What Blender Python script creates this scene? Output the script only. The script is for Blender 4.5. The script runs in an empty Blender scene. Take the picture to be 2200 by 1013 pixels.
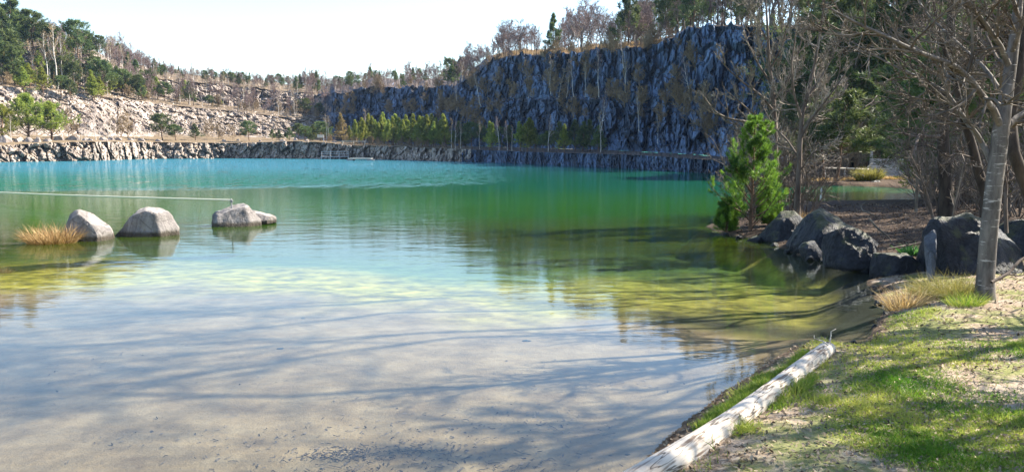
import bpy, math, random
import numpy as np
from mathutils import Vector

# ------------------------------------------------------------------ scene basics
S = bpy.context.scene
COL = S.collection
rng = np.random.default_rng(11)
R = math.radians
HZ, F, H = 318.0, 1727.0, 2.0                    # horizon row, focal length, eye height
TH = math.atan((506.5 - HZ) / F)
CT, ST = math.cos(TH), math.sin(TH)

def at(px, py, Y):
    """world point seen at photo pixel (px,py) standing at forward distance Y"""
    px = np.asarray(px, float); py = np.asarray(py, float); Y = np.asarray(Y, float)
    u = (px - 1100) / F; v = (506.5 - py) / F
    dy = CT + v * ST; dz = -ST + v * CT
    k = Y / dy
    return np.stack(np.broadcast_arrays(u * k, Y, H + dz * k), -1)

def wat(px, py, z=0.0):
    """world point at pixel on the horizontal plane of height z"""
    u = (px - 1100) / F; v = (506.5 - py) / F
    k = (z - H) / (-ST + v * CT)
    return np.array([u * k, (CT + v * ST) * k, z])

cam = bpy.data.cameras.new('camera'); co = bpy.data.objects.new('camera', cam); COL.objects.link(co)
co.location = (0, 0, H); co.rotation_euler = (math.pi / 2 - TH, 0, 0)
cam.sensor_width = 36; cam.lens = 36 * F / 2200; cam.clip_end = 6000; cam.clip_start = 0.05
S.camera = co

# ------------------------------------------------------------------ light
SUN_AZ = math.atan2(0.935, 0.36)                  # clockwise from +Y
SUN_EL = R(40)
W = bpy.data.worlds.new('World'); S.world = W; W.use_nodes = True
nt = W.node_tree
bg = nt.nodes['Background']; sky = nt.nodes.new('ShaderNodeTexSky')
sky.sky_type = 'NISHITA'; sky.sun_disc = False; sky.sun_elevation = SUN_EL; sky.sun_rotation = SUN_AZ
sky.air_density = 1.15; sky.dust_density = .7; sky.ozone_density = 2.6
nt.links.new(sky.outputs[0], bg.inputs[0]); bg.inputs[1].default_value = 0.095
sl = bpy.data.lights.new('sun', 'SUN'); so = bpy.data.objects.new('sun', sl); COL.objects.link(so)
sl.energy = 5.0; sl.angle = R(0.55); sl.color = (1.0, 0.915, 0.78)
d = Vector((math.sin(SUN_AZ) * math.cos(SUN_EL), math.cos(SUN_AZ) * math.cos(SUN_EL), math.sin(SUN_EL)))
so.rotation_euler = d.to_track_quat('Z', 'Y').to_euler()
so.location = (30, 15, 40)
S.view_settings.view_transform = 'Standard'; S.view_settings.look = 'None'
S.view_settings.exposure = 1.85; S.view_settings.gamma = 1
S.cycles.caustics_reflective = False; S.cycles.caustics_refractive = False
S.cycles.sample_clamp_indirect = 4; S.cycles.max_bounces = 6; S.cycles.transparent_max_bounces = 10
S.cycles.diffuse_bounces = 3; S.cycles.glossy_bounces = 3
S.cycles.use_denoising = True

# ------------------------------------------------------------------ noise
def _h(i, j, k, s):
    n = (i * 374761393 + j * 668265263 + k * 1274126177 + s * 974711) & 0x7fffffff
    n = ((n ^ (n >> 13)) * 1274126177) & 0x7fffffff
    n = ((n ^ (n >> 16)) * 668265263) & 0x7fffffff
    return ((n ^ (n >> 15)) & 0xffffff) / float(0xffffff)

def vnoise(p, s=0):
    p = np.asarray(p, float); i = np.floor(p).astype(np.int64); f = p - i; f = f * f * (3 - 2 * f)
    o = 0
    for a in (0, 1):
        for b in (0, 1):
            for c in (0, 1):
                w = (f[..., 0] if a else 1 - f[..., 0]) * (f[..., 1] if b else 1 - f[..., 1]) * (f[..., 2] if c else 1 - f[..., 2])
                o = o + w * _h(i[..., 0] + a, i[..., 1] + b, i[..., 2] + c, s)
    return o * 2 - 1

def fbm(p, octs=4, s=0):
    p = np.asarray(p, float); o = 0; a = 1.0; t = 0
    for k in range(octs):
        o = o + a * vnoise(p * (2 ** k) + 7.3 * k, s + k); t += a; a *= 0.5
    return o / t

def cells(p, s=0):
    """voronoi: (random number of the nearest cell, F1, F2)"""
    p = np.asarray(p, float); i = np.floor(p).astype(np.int64)
    b1 = np.full(p.shape[:-1], 9e9); b2 = b1.copy(); cid = np.zeros(p.shape[:-1])
    for a in (-1, 0, 1):
        for b in (-1, 0, 1):
            for c in (-1, 0, 1):
                q = i + np.array([a, b, c])
                r = [_h(q[..., 0], q[..., 1], q[..., 2], s + m) for m in (1, 2, 3, 4)]
                d2 = (q[..., 0] + r[0] - p[..., 0]) ** 2 + (q[..., 1] + r[1] - p[..., 1]) ** 2 + (q[..., 2] + r[2] - p[..., 2]) ** 2
                n = d2 < b1
                b2 = np.where(n, b1, np.minimum(b2, d2)); cid = np.where(n, r[3], cid); b1 = np.where(n, d2, b1)
    return cid, np.sqrt(b1), np.sqrt(b2)

def ss(a, b, x):
    t = np.clip((x - a) / (b - a), 0, 1); return t * t * (3 - 2 * t)

# ------------------------------------------------------------------ mesh helpers
def mesh(name, V, Fs, mats, smooth=False, tint=None, midx=None):
    """V (n,3); Fs list of (m,k) index arrays"""
    V = np.asarray(V, np.float32).reshape(-1, 3)
    Fs = [np.asarray(f, np.int32) for f in (Fs if isinstance(Fs, list) else [Fs]) if len(f)]
    me = bpy.data.meshes.new(name)
    me.vertices.add(len(V)); me.vertices.foreach_set('co', V.ravel())
    loops = np.concatenate([f.ravel() for f in Fs])
    tot = np.concatenate([np.full(len(f), f.shape[1], np.int32) for f in Fs])
    st = np.concatenate([[0], np.cumsum(tot)[:-1]]).astype(np.int32)
    me.loops.add(len(loops)); me.loops.foreach_set('vertex_index', loops)
    me.polygons.add(len(tot)); me.polygons.foreach_set('loop_start', st)
    me.polygons.foreach_set('use_smooth', np.full(len(tot), bool(smooth)))
    if midx is not None: me.polygons.foreach_set('material_index', np.asarray(midx, np.int32))
    for m in (mats if isinstance(mats, (list, tuple)) else [mats]): me.materials.append(m)
    if tint is not None:
        a = me.attributes.new('tint', 'FLOAT', 'POINT'); a.data.foreach_set('value', np.asarray(tint, np.float32))
    me.update(calc_edges=True)
    return me

def link(name, me, parent=None, loc=None, label=None, cat=None, group=None, kind=None):
    o = bpy.data.objects.new(name, me); COL.objects.link(o)
    if parent is not None: o.parent = parent
    if loc is not None: o.location = loc
    if label: o['label'] = label
    if cat: o['category'] = cat
    if group: o['group'] = group
    if kind: o['kind'] = kind
    return o

def empty(name, loc, label, cat, group=None, rz=0, sc=1.0):
    o = link(name, None, None, loc, label, cat, group); o.rotation_euler = (0, 0, rz); o.scale = (sc, sc, sc)
    o.empty_display_size = .2
    return o

def tubes(P, Rr, sides=4, cap=True):
    """P (B,n,3) polylines, Rr (B,n) radii -> V, [F]"""
    P = np.asarray(P, float); Rr = np.asarray(Rr, float)
    if P.ndim == 2: P = P[None]; Rr = Rr[None]
    B, n, _ = P.shape
    T = np.gradient(P, axis=1); T /= np.linalg.norm(T, axis=-1, keepdims=True) + 1e-9
    ref = np.where(np.abs(T[..., 2:3]) > .8, np.array([1., 0, 0]), np.array([0, 0, 1.]))
    ref = np.repeat(ref[:, :1], n, 1)
    X = np.cross(T, ref); X /= np.linalg.norm(X, axis=-1, keepdims=True) + 1e-9
    Yv = np.cross(T, X)
    a = np.arange(sides) * 2 * math.pi / sides
    ring = P[:, :, None] + Rr[:, :, None, None] * (np.cos(a)[:, None] * X[:, :, None] + np.sin(a)[:, None] * Yv[:, :, None])
    V = ring.reshape(-1, 3)
    idx = np.arange(B * n * sides).reshape(B, n, sides)
    A = idx[:, :-1]; C = idx[:, 1:]
    Fq = np.stack([A, np.roll(A, -1, 2), np.roll(C, -1, 2), C], -1).reshape(-1, 4)
    Fs = [Fq]
    if cap and sides > 4: Fs.append(idx[:, -1].reshape(-1, sides))
    return V, Fs

def join(parts):
    """[(V,[F])] -> V,[F]"""
    Vs = []; Fs = {}; o = 0
    for V, fl in parts:
        Vs.append(V)
        for f in fl: Fs.setdefault(f.shape[1], []).append(np.asarray(f) + o)
        o += len(V)
    return np.concatenate(Vs), [np.concatenate(v) for v in Fs.values()]

def box(c, s, rz=0, ry=0):
    x, y, z = [np.array([-.5, .5]) * k for k in s]
    V = np.array([[a, b, e] for a in x for b in y for e in z])
    cr, sr = math.cos(ry), math.sin(ry)
    V = np.stack([V[:, 0] * cr + V[:, 2] * sr, V[:, 1], -V[:, 0] * sr + V[:, 2] * cr], -1)
    cz, sz = math.cos(rz), math.sin(rz)
    V = np.stack([V[:, 0] * cz - V[:, 1] * sz, V[:, 0] * sz + V[:, 1] * cz, V[:, 2]], -1) + np.array(c)
    Fq = np.array([[0, 1, 3, 2], [4, 6, 7, 5], [0, 4, 5, 1], [2, 3, 7, 6], [0, 2, 6, 4], [1, 5, 7, 3]])
    return V, [Fq]

# ------------------------------------------------------------------ materials
def mat(name):
    m = bpy.data.materials.new(name); m.use_nodes = True
    n = m.node_tree.nodes; l = m.node_tree.links
    return m, n, l, n['Principled BSDF'], n['Material Output']

class NB:
    """short node builder"""
    def __init__(s, m): s.t = m.node_tree; s.n = s.t.nodes; s.l = s.t.links
    def put(s, sock, v):
        if isinstance(v, bpy.types.NodeSocket): s.l.new(v, sock)
        elif v is not None: sock.default_value = v
    def coord(s, kind='Object'): return s.n.new('ShaderNodeTexCoord').outputs[kind]
    def pos(s): return s.n.new('ShaderNodeNewGeometry').outputs['Position']
    def mapping(s, v, sc=(1, 1, 1), rot=(0, 0, 0)):
        k = s.n.new('ShaderNodeMapping'); s.l.new(v, k.inputs[0]); k.inputs['Scale'].default_value = sc; k.inputs['Rotation'].default_value = rot
        return k.outputs[0]
    def noise(s, v, sc, det=4, rough=.55, dist=0):
        k = s.n.new('ShaderNodeTexNoise'); s.put(k.inputs['Vector'], v); k.inputs['Scale'].default_value = sc
        k.inputs['Detail'].default_value = det; k.inputs['Roughness'].default_value = rough; k.inputs['Distortion'].default_value = dist
        return k.outputs[0]
    def voro(s, v, sc, out='Distance', feat='F1'):
        k = s.n.new('ShaderNodeTexVoronoi'); k.feature = feat; s.put(k.inputs['Vector'], v); k.inputs['Scale'].default_value = sc
        return k.outputs[out]
    def ramp(s, f, stops, interp='LINEAR'):
        k = s.n.new('ShaderNodeValToRGB'); s.put(k.inputs[0], f); e = k.color_ramp; e.interpolation = interp
        while len(e.elements) < len(stops): e.elements.new(.5)
        for el, (p, c) in zip(e.elements, stops):
            el.position = p; el.color = (*c, 1) if isinstance(c, (tuple, list)) else (c, c, c, 1)
        return k.outputs[0]
    def mix(s, f, a, b, mode='MIX'):
        k = s.n.new('ShaderNodeMix'); k.data_type = 'RGBA'; k.blend_type = mode
        s.put(k.inputs[0], f)
        s.put(k.inputs[6], (*a, 1) if isinstance(a, tuple) else a); s.put(k.inputs[7], (*b, 1) if isinstance(b, tuple) else b)
        return k.outputs[2]
    def math(s, op, a, b=None, c=None, clamp=False):
        k = s.n.new('ShaderNodeMath'); k.operation = op; k.use_clamp = clamp
        s.put(k.inputs[0], a); s.put(k.inputs[1], b)
        if c is not None: s.put(k.inputs[2], c)
        return k.outputs[0]
    def rng(s, v, a, b, c=0., d=1.):
        k = s.n.new('ShaderNodeMapRange'); k.interpolation_type = 'SMOOTHSTEP'
        s.put(k.inputs[0], v)
        for i, x in enumerate((a, b, c, d)): k.inputs[1 + i].default_value = x
        return k.outputs[0]
    def xyz(s, v):
        k = s.n.new('ShaderNodeSeparateXYZ'); s.l.new(v, k.inputs[0]); return k.outputs
    def bump(s, h, st, dist, nrm=None):
        k = s.n.new('ShaderNodeBump'); s.put(k.inputs['Height'], h); s.put(k.inputs['Strength'], st); s.put(k.inputs['Distance'], dist)
        if nrm is not None: s.l.new(nrm, k.inputs['Normal'])
        return k.outputs[0]
    def attr(s, name):
        k = s.n.new('ShaderNodeAttribute'); k.attribute_name = name; return k.outputs['Fac']
    def objrand(s): return s.n.new('ShaderNodeObjectInfo').outputs['Random']

def rock_mat(name, c1, c2, c3, soil, scale=1.0, soil_lo=.72, soil_hi=.9, rough=.85, bump=.5, moss=None, tone=.5, wet=0, along=False):
    m, n, l, p, out = mat(name); b = NB(m)
    v = b.coord('Object')
    if along:
        cx = n.new('ShaderNodeCombineXYZ'); l.new(b.attr('tint'), cx.inputs[0]); l.new(b.xyz(v)[2], cx.inputs[2]); v = cx.outputs[0]
    vs = b.mapping(v, (1, 1, .35))
    big = b.noise(v, .16 * scale, 5, .6); mid = b.noise(vs, .9 * scale, 6, .65); fine = b.noise(v, 7 * scale, 5, .7)
    col = b.ramp(b.math('ADD', b.math('MULTIPLY', big, .5), b.math('MULTIPLY', mid, .5)), [(.36, c1), (.5, c2), (.64, c3)])
    streak = b.noise(b.mapping(v, (2.2 * scale, 2.2 * scale, .25 * scale)), 1.4, 4, .6)
    col = b.mix(b.rng(streak, .5, .72, 0, .3 if along else .5), col, c1)
    col = b.mix(b.rng(fine, .3, .7, 0, .5), col, c3, 'MIX')
    blk = b.voro(b.mapping(b.mix(.12, v, b.noise(v, 1.2 * scale, 3)), (.8 * scale, .8 * scale, .38 * scale)), 1.0, 'Color')
    hb = n.new('ShaderNodeSeparateColor'); l.new(blk, hb.inputs[0])
    col = b.mix(1.0, col, b.ramp(hb.outputs[0], [(0, 1 - tone), (.55, 1.), (1, 1 + .55 * tone)]), 'MULTIPLY')
    crk = b.voro(b.mapping(v, (1.5 * scale, 1.5 * scale, .7 * scale)), 1.0, 'Distance', 'DISTANCE_TO_EDGE')
    col = b.mix(b.rng(crk, .05, .0, 0, tone), col, tuple(x * .35 for x in c1))
    g = n.new('ShaderNodeNewGeometry'); nz = b.xyz(g.outputs['Normal'])[2]
    if wet: pz = b.math('ADD', b.xyz(g.outputs['Position'])[2], b.math('MULTIPLY', b.math('SUBTRACT', fine, .5), .05))
    nzn = b.math('ADD', nz, b.math('MULTIPLY', b.math('SUBTRACT', mid, .5), .5))
    sc = b.mix(b.rng(b.noise(v, 2.0 * scale, 4), .35, .65), soil, tuple(x * .55 for x in soil))
    col = b.mix(b.rng(nzn, soil_lo, soil_hi), col, sc)
    if moss: col = b.mix(b.rng(b.math('ADD', b.math('MULTIPLY', nz, .35), b.noise(v, 1.7 * scale, 5, .6)), .68, .86, 0, .8), col, moss)
    if wet: col = b.mix(b.rng(pz, wet, wet * .4), col, b.mix(1.0, col, (.30, .27, .22), 'MULTIPLY'))
    l.new(col, p.inputs['Base Color']); p.inputs['Roughness'].default_value = rough
    p.inputs['Specular IOR Level'].default_value = .25
    hgt = b.math('ADD', b.math('MULTIPLY', mid, .6), b.math('MULTIPLY', fine, .25))
    hgt = b.math('ADD', hgt, b.math('MULTIPLY', b.voro(vs, 1.3 * scale), .35))
    l.new(b.bump(hgt, bump, .5 / scale), p.inputs['Normal'])
    return m

M = {}
M['rock'] = rock_mat('pale_rock', (.105, .088, .078), (.26, .215, .19), (.42, .365, .325), (.17, .125, .08), 1.0)
M['shore'] = rock_mat('shore_rock', (.085, .072, .066), (.27, .225, .195), (.46, .39, .33), (.20, .145, .085), 2.2)
M['cliff'] = rock_mat('blue_shade_rock', (.012, .021, .042), (.048, .084, .16), (.16, .23, .35), (.085, .058, .042), .85, .62, .9, .7, .8, None, .7, 0, True)  # same rock as the hillside, with blue shade put into its colour
M['boulder'] = rock_mat('boulder_stone', (.10, .087, .082), (.235, .21, .198), (.37, .34, .32), (.33, .30, .275), 2.6, .8, 1.0, .8, .7, None, .42, .15)
M['boulder_dark'] = rock_mat('shaded_boulder_stone', (.005, .006, .009), (.014, .016, .023), (.05, .054, .068), (.12, .115, .11), 2.4, .78, 1.0, .5, .9, (.05, .055, .02), .45, .07)  # near black base carries the shade of the fronts, paler tops painted in

M['boulder_mid'] = rock_mat('grey_slab_stone', (.03, .034, .045), (.07, .078, .095), (.13, .14, .16), (.17, .16, .15), 2.4, .8, 1.0, .6, .7)
def bark_mat(name, dark, light, scale=6, stretch=.3, bump=.5, marks=None):
    m, n, l, p, out = mat(name); b = NB(m)
    v = b.coord('Object'); f = b.noise(b.mapping(v, (1, 1, stretch)), scale, 5, .65)
    col = b.ramp(f, [(.33, dark), (.62, light)])
    if marks:
        k = b.noise(b.mapping(v, (.6, .6, 3.2)), marks[1], 3, .6)
        col = b.mix(b.rng(k, .60, .68), col, marks[0])
    col = b.mix(b.math('MULTIPLY', b.objrand(), .35), col, tuple(x * .6 for x in dark))
    l.new(col, p.inputs['Base Color']); p.inputs['Roughness'].default_value = .85; p.inputs['Specular IOR Level'].default_value = .2
    l.new(b.bump(f, bump, .03), p.inputs['Normal'])
    return m
M['bark'] = bark_mat('grey_brown_bark', (.07, .052, .042), (.20, .16, .13))
M['bark_dark'] = bark_mat('dark_bark', (.022, .017, .014), (.085, .066, .052))
M['bark_near'] = bark_mat('silver_grey_bark', (.06, .053, .048), (.20, .18, .163), 9, .25, .6, ((.42, .39, .36), 10))
M['twig'] = bark_mat('brown_twigs', (.13, .088, .078), (.29, .205, .185), 3)
M['twig_pale'] = bark_mat('pale_ash_twigs', (.085, .07, .057), (.40, .35, .285), 5)
M['twig_tan'] = bark_mat('tan_twigs', (.16, .11, .06), (.36, .27, .16), 3)
M['twig_light'] = bark_mat('pale_lichen_twigs', (.055, .043, .034), (.26, .22, .175), 5)
M['birch_bark'] = bark_mat('white_birch_bark', (.42, .38, .34), (.74, .70, .64), 5, .3, .2, ((.06, .05, .045), 5))
M['pine_bark'] = bark_mat('pine_bark', (.07, .045, .03), (.22, .13, .085), 7, .4)

def leaf_mat(name, c1, c2, trans=.35, rough=.6, objvar=.5):
    m, n, l, p, out = mat(name); b = NB(m)
    col = b.ramp(b.attr('tint'), [(0, c1), (1, c2)])
    hs = n.new('ShaderNodeHueSaturation'); l.new(col, hs.inputs['Color'])
    l.new(b.rng(b.objrand(), 0, 1, .5 - .025 * objvar, .5 + .03 * objvar), hs.inputs['Hue'])
    l.new(b.rng(b.objrand(), 0, 1, 1 - .35 * objvar, 1 + .3 * objvar), hs.inputs['Value'])
    col = hs.outputs[0]
    l.new(col, p.inputs['Base Color']); p.inputs['Roughness'].default_value = rough; p.inputs['Specular IOR Level'].default_value = .3
    t = n.new('ShaderNodeBsdfTranslucent'); l.new(col, t.inputs['Color'])
    ms = n.new('ShaderNodeMixShader'); ms.inputs[0].default_value = trans
    l.new(p.outputs[0], ms.inputs[1]); l.new(t.outputs[0], ms.inputs[2]); l.new(ms.outputs[0], out.inputs['Surface'])
    return m
M['pine'] = leaf_mat('pine_needles', (.036, .068, .026), (.155, .195, .058))
M['pine_lime'] = leaf_mat('young_pine_needles', (.11, .16, .03), (.36, .39, .075), .55)
M['pine_near'] = leaf_mat('bright_pine_needles', (.016, .065, .010), (.25, .42, .05), .45, .5, 0)
M['larch'] = leaf_mat('larch_twigs', (.19, .125, .05), (.36, .27, .12), .3)
M['grass'] = leaf_mat('short_grass', (.075, .19, .010), (.42, .43, .085), .4, .6, 0)
M['dry'] = leaf_mat('dry_grass', (.25, .145, .055), (.58, .42, .20), .3, .6, .3)
M['sedge'] = leaf_mat('green_sedge', (.13, .13, .03), (.34, .29, .09), .35, .6, .3)
M['leaf'] = leaf_mat('fallen_leaves', (.045, .027, .018), (.46, .35, .23), .15, .7, 0)
M['sunk'] = leaf_mat('sunken_leaves', (.05, .04, .035), (.14, .11, .085), .0, .8, 0)
M['fern'] = leaf_mat('fern_green', (.05, .16, .03), (.12, .30, .07), .4, .5, 0)

# ground: sand, mud, algae under water; soil, litter and turf above it
def ground_mat():
    m, n, l, p, out = mat('ground'); b = NB(m)
    P = b.pos(); z = b.xyz(P)[2]
    n1 = b.noise(P, .55, 5, .6); n2 = b.noise(P, 2.6, 5, .65); n3 = b.noise(P, 18, 5, .7); n4 = b.noise(P, 70, 3, .7)
    sand = b.ramp(n2, [(.3, (.095, .064, .033)), (.5, (.165, .117, .062)), (.7, (.235, .175, .10))])
    sand = b.mix(b.rng(n3, .35, .7, 0, .35), sand, (.15, .12, .085))
    sand = b.mix(b.rng(b.noise(P, 1.1, 6, .7), .58, .72, 0, .5), sand, (.10, .088, .075))
    algae = b.ramp(n2, [(.34, (.07, .062, .008)), (.5, (.23, .20, .024)), (.66, (.40, .345, .055))])
    green = b.ramp(n2, [(.35, (.022, .055, .008)), (.65, (.07, .13, .018))])
    emer = b.ramp(n1, [(.35, (.010, .06, .018)), (.65, (.018, .09, .03))])
    turq = b.ramp(n1, [(.35, (.004, .15, .115)), (.65, (.008, .21, .17))])
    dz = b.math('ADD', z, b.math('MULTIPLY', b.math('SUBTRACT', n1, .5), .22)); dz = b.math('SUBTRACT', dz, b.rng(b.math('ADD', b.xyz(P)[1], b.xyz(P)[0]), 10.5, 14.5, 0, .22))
    c = b.mix(b.rng(dz, -.26, -.42), sand, algae)
    c = b.mix(b.rng(dz, -.50, -.80), c, green)
    c = b.mix(b.rng(dz, -.85, -1.25), c, emer)
    c = b.mix(b.rng(dz, -1.3, -1.75), c, turq)
    # wet mud band along the bank, its underwater part darkened by painted shadow
    soil = b.ramp(n3, [(.3, (.11, .075, .05)), (.5, (.24, .18, .125)), (.72, (.46, .385, .30))])
    pale = b.ramp(n4, [(.3, (.20, .16, .12)), (.7, (.45, .38, .31))])
    soil = b.mix(b.rng(b.noise(P, .8, 4, .6), .48, .62), soil, pale)
    turf = b.ramp(n3, [(.3, (.06, .085, .015)), (.55, (.16, .18, .04)), (.75, (.30, .26, .10))])
    soil = b.mix(b.rng(b.noise(P, 1.5, 5, .6), .46, .58, 0, .8), soil, turf)
    lit = b.ramp(n3, [(.3, (.014, .009, .007)), (.52, (.05, .032, .022)), (.74, (.24, .16, .09))])
    soil = b.mix(b.rng(b.xyz(P)[1], 11.5, 14), soil, lit)
    mud = b.ramp(n3, [(.35, (.05, .032, .02)), (.65, (.13, .088, .055))])
    soil = b.mix(b.rng(b.math('ADD', z, b.math('MULTIPLY', b.math('SUBTRACT', n2, .5), .08)), .075, .03), soil, mud)
    c = b.mix(b.math('MULTIPLY', b.rng(b.math('ADD', b.xyz(P)[1], b.xyz(P)[0]), 11.4, 13.0), b.rng(dz, -.66, -.36)), c, (.022, .022, .012))  # bed mud with shadows and dark reflections put into its colour
    c = b.mix(b.rng(z, -.01, .015), c, soil)
    l.new(c, p.inputs['Base Color']); p.inputs['Roughness'].default_value = .9; p.inputs['Specular IOR Level'].default_value = .15
    h = b.math('ADD', b.math('MULTIPLY', n3, .6), b.math('MULTIPLY', n4, .3))
    l.new(b.bump(h, .6, .04), p.inputs['Normal'])
    return m
M['ground'] = ground_mat()

def water_mat():
    m, n, l, p, out = mat('water'); b = NB(m); n.remove(p)
    P = b.pos(); x, y, _ = b.xyz(P)
    # gentle swell and fine wind ripples; the breeze only reaches the open middle of the lake
    wig = b.math('MULTIPLY', b.math('SUBTRACT', b.noise(P, .05, 3), .5), 14)
    yy = b.math('ADD', y, b.math('MULTIPLY', wig, 1.0)); xx = b.math('ADD', x, wig)
    edge = b.math('ADD', 44., b.math('MULTIPLY', b.math('MAXIMUM', xx, -30.), .25))
    ruff = b.math('MULTIPLY', b.rng(b.math('SUBTRACT', yy, edge), -3, 6), b.rng(xx, 3, -8))
    patch = b.rng(b.noise(b.mapping(P, (1.7, .3, 1)), .8, 4, .7), .40, .60, .1, 1)
    s1 = b.noise(b.mapping(P, (.8, 1.5, 1)), 1.3, 3, .5); s2 = b.noise(b.mapping(P, (.8, 1.6, 1)), 7.0, 3, .6)
    s3 = b.noise(b.mapping(P, (.7, 1.3, 1)), 3.2, 4, .65); s4 = b.noise(b.mapping(P, (1.1, .5, 1)), 1.25, 4, .6)
    hcalm = b.math('MULTIPLY', b.math('ADD', b.math('MULTIPLY', s1, .0075), b.math('MULTIPLY', s2, .0011)), b.rng(y, 3, 16, .25, 1.0))
    hr = b.math('MULTIPLY', b.math('MULTIPLY', s4, .38), b.math('MULTIPLY', ruff, patch))
    hmid = b.math('MULTIPLY', b.math('MULTIPLY', s3, .006), b.rng(y, 12, 30))
    hh = b.math('ADD', b.math('ADD', hcalm, hmid), hr)
    nb = b.bump(hh, 1.0, 1.0)
    # mirror strength by viewing angle (the same from above and below, so that the sun reaches the bottom)
    dt = n.new('ShaderNodeVectorMath'); dt.operation = 'DOT_PRODUCT'; l.new(nb, dt.inputs[0]); l.new(n.new('ShaderNodeNewGeometry').outputs['Incoming'], dt.inputs[1])
    ic = b.math('SUBTRACT', 1.0, b.math('ABSOLUTE', dt.outputs['Value']), None, True)
    fr = b.math('ADD', .02, b.math('MULTIPLY', .98, b.math('POWER', ic, 5.0)))
    tr = n.new('ShaderNodeBsdfTransparent'); tr.inputs[0].default_value = (.93, .97, .96, 1)
    # suspended rock flour: the deep lake is turquoise and not clear, the shallows are
    dn = b.noise(b.mapping(P, (.5, 1, 1)), .16, 4); dep = b.math('ADD', b.math('ADD', y, b.math('MULTIPLY', b.math('SUBTRACT', dn, .5), 7)), b.math('MULTIPLY', x, -.06))
    tc = b.mix(b.rng(dep, 13, 26), (.080, .100, .004), (.018, .082, .008))
    tc = b.mix(b.rng(dep, 24, 46), tc, (.007, .080, .040)); tc = b.mix(b.math('MULTIPLY', b.rng(dep, 42, 92), b.rng(xx, 16, -14, .12, 1)), tc, (.026, .125, .165))
    df = n.new('ShaderNodeBsdfDiffuse'); l.new(tc, df.inputs[0])
    tm = n.new('ShaderNodeMixShader'); l.new(b.rng(dep, 10, 30, 0, .97), tm.inputs[0]); l.new(tr.outputs[0], tm.inputs[1]); l.new(df.outputs[0], tm.inputs[2])
    gl = n.new('ShaderNodeBsdfGlossy'); gl.inputs['Roughness'].default_value = .03; l.new(nb, gl.inputs['Normal'])
    gl.inputs['Color'].default_value = (.84, .92, 1, 1)  # bluer sky put into the tint of the reflection
    ms = n.new('ShaderNodeMixShader'); l.new(b.math('MULTIPLY', fr, .8), ms.inputs[0]); l.new(tm.outputs[0], ms.inputs[1]); l.new(gl.outputs[0], ms.inputs[2])
    l.new(ms.outputs[0], out.inputs['Surface'])
    return m
M['water'] = water_mat()

def wood_mat(name, c1, c2, scale=1., axis=(1, 14, 14), rough=.75, bump=.4):
    m, n, l, p, out = mat(name); b = NB(m)
    v = b.coord('Object'); g = b.noise(b.mapping(v, axis), 3 * scale, 5, .6); k = b.noise(v, 2.3 * scale, 4)
    col = b.ramp(g, [(.36, c1), (.47, c2), (.8, tuple(min(1, x * 1.2) for x in c2))])
    col = b.mix(b.rng(k, .5, .75, 0, .45), col, c1)
    ck = b.math('ABSOLUTE', b.math('SUBTRACT', b.noise(b.mapping(v, tuple(a * .55 for a in axis)), 2.6 * scale, 3, .5), .5)); col = b.mix(b.rng(ck, .022, .004, 0, .85), col, tuple(x * .3 for x in c1))
    l.new(col, p.inputs['Base Color']); p.inputs['Roughness'].default_value = rough; p.inputs['Specular IOR Level'].default_value = .2
    l.new(b.bump(g, bump, .02), p.inputs['Normal'])
    return m
M['log'] = wood_mat('weathered_log_wood', (.17, .12, .085), (.54, .47, .385), 1., (1.0, 9, 9))
M['logend'] = wood_mat('sawn_log_end', (.30, .22, .15), (.58, .47, .35), 2., (6, 6, 6))
M['plank'] = wood_mat('grey_planks', (.17, .165, .17), (.42, .41, .42), 1., (1, 8, 8))
M['plank_pale'] = wood_mat('pale_planks', (.36, .31, .25), (.68, .60, .50), 1., (1, 8, 8))
def plain(name, c, rough=.6):
    m, n, l, p, out = mat(name); b = NB(m)
    f = b.noise(b.coord('Object'), 12, 4); l.new(b.mix(f, tuple(x * .7 for x in c), c), p.inputs['Base Color']); p.inputs['Roughness'].default_value = rough
    return m
M['rope'] = plain('yellowed_rope', (.80, .74, .55), .7)
M['float'] = plain('pale_float', (.72, .66, .58), .5)
M['paint'] = plain('worn_white_paint', (.72, .70, .64), .5)
M['metal'] = plain('dull_steel', (.25, .25, .26), .45)

# ------------------------------------------------------------------ near ground and lake bed
BANK = [wat(*q)[:2] for q in [(1265, 1120), (1372, 1000), (1474, 905), (1545, 850), (1625, 795), (1705, 746), (1768, 726), (1805, 742),
        (1838, 745), (1885, 705), (1900, 668), (1884, 640), (1880, 606), (1862, 568), (1790, 560), (1722, 547), (1645, 519), (1570, 503), (1525, 492), (1530, 474),
        (1600, 452), (1700, 438), (1760, 434), (1860, 435), (1950, 432), (1985, 420), (1955, 406), (1900, 402), (1800, 399.5), (1700, 397),
        (1610, 385), (1560, 376)]]
BANK = [tuple(q) for q in BANK] + [(28, 75), (300, 90), (300, -60), (-60, -60), (-60, 1.5), (-7, 3.2), (-2.4, 4.0), (-.8, 4.15), (.5, 3.9)]
def sdist(x, y):
    """signed distance to the bank outline, positive on land"""
    x = np.asarray(x, float); y = np.asarray(y, float); q = np.array(BANK); n = len(q)
    d2 = np.full(x.shape, 1e12); ins = np.zeros(x.shape, bool)
    for i in range(n):
        ax, ay = q[i]; bx, by = q[(i + 1) % n]
        ex, ey = bx - ax, by - ay; L = ex * ex + ey * ey
        t = np.clip(((x - ax) * ex + (y - ay) * ey) / L, 0, 1)
        d2 = np.minimum(d2, (x - ax - t * ex) ** 2 + (y - ay - t * ey) ** 2)
        c = (ay > y) != (by > y)
        with np.errstate(divide='ignore', invalid='ignore'):
            xi = ax + (y - ay) * ex / (ey if ey != 0 else 1e-9)
        ins ^= c & (x < xi)
    return np.where(ins, 1, -1) * np.sqrt(d2)

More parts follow.
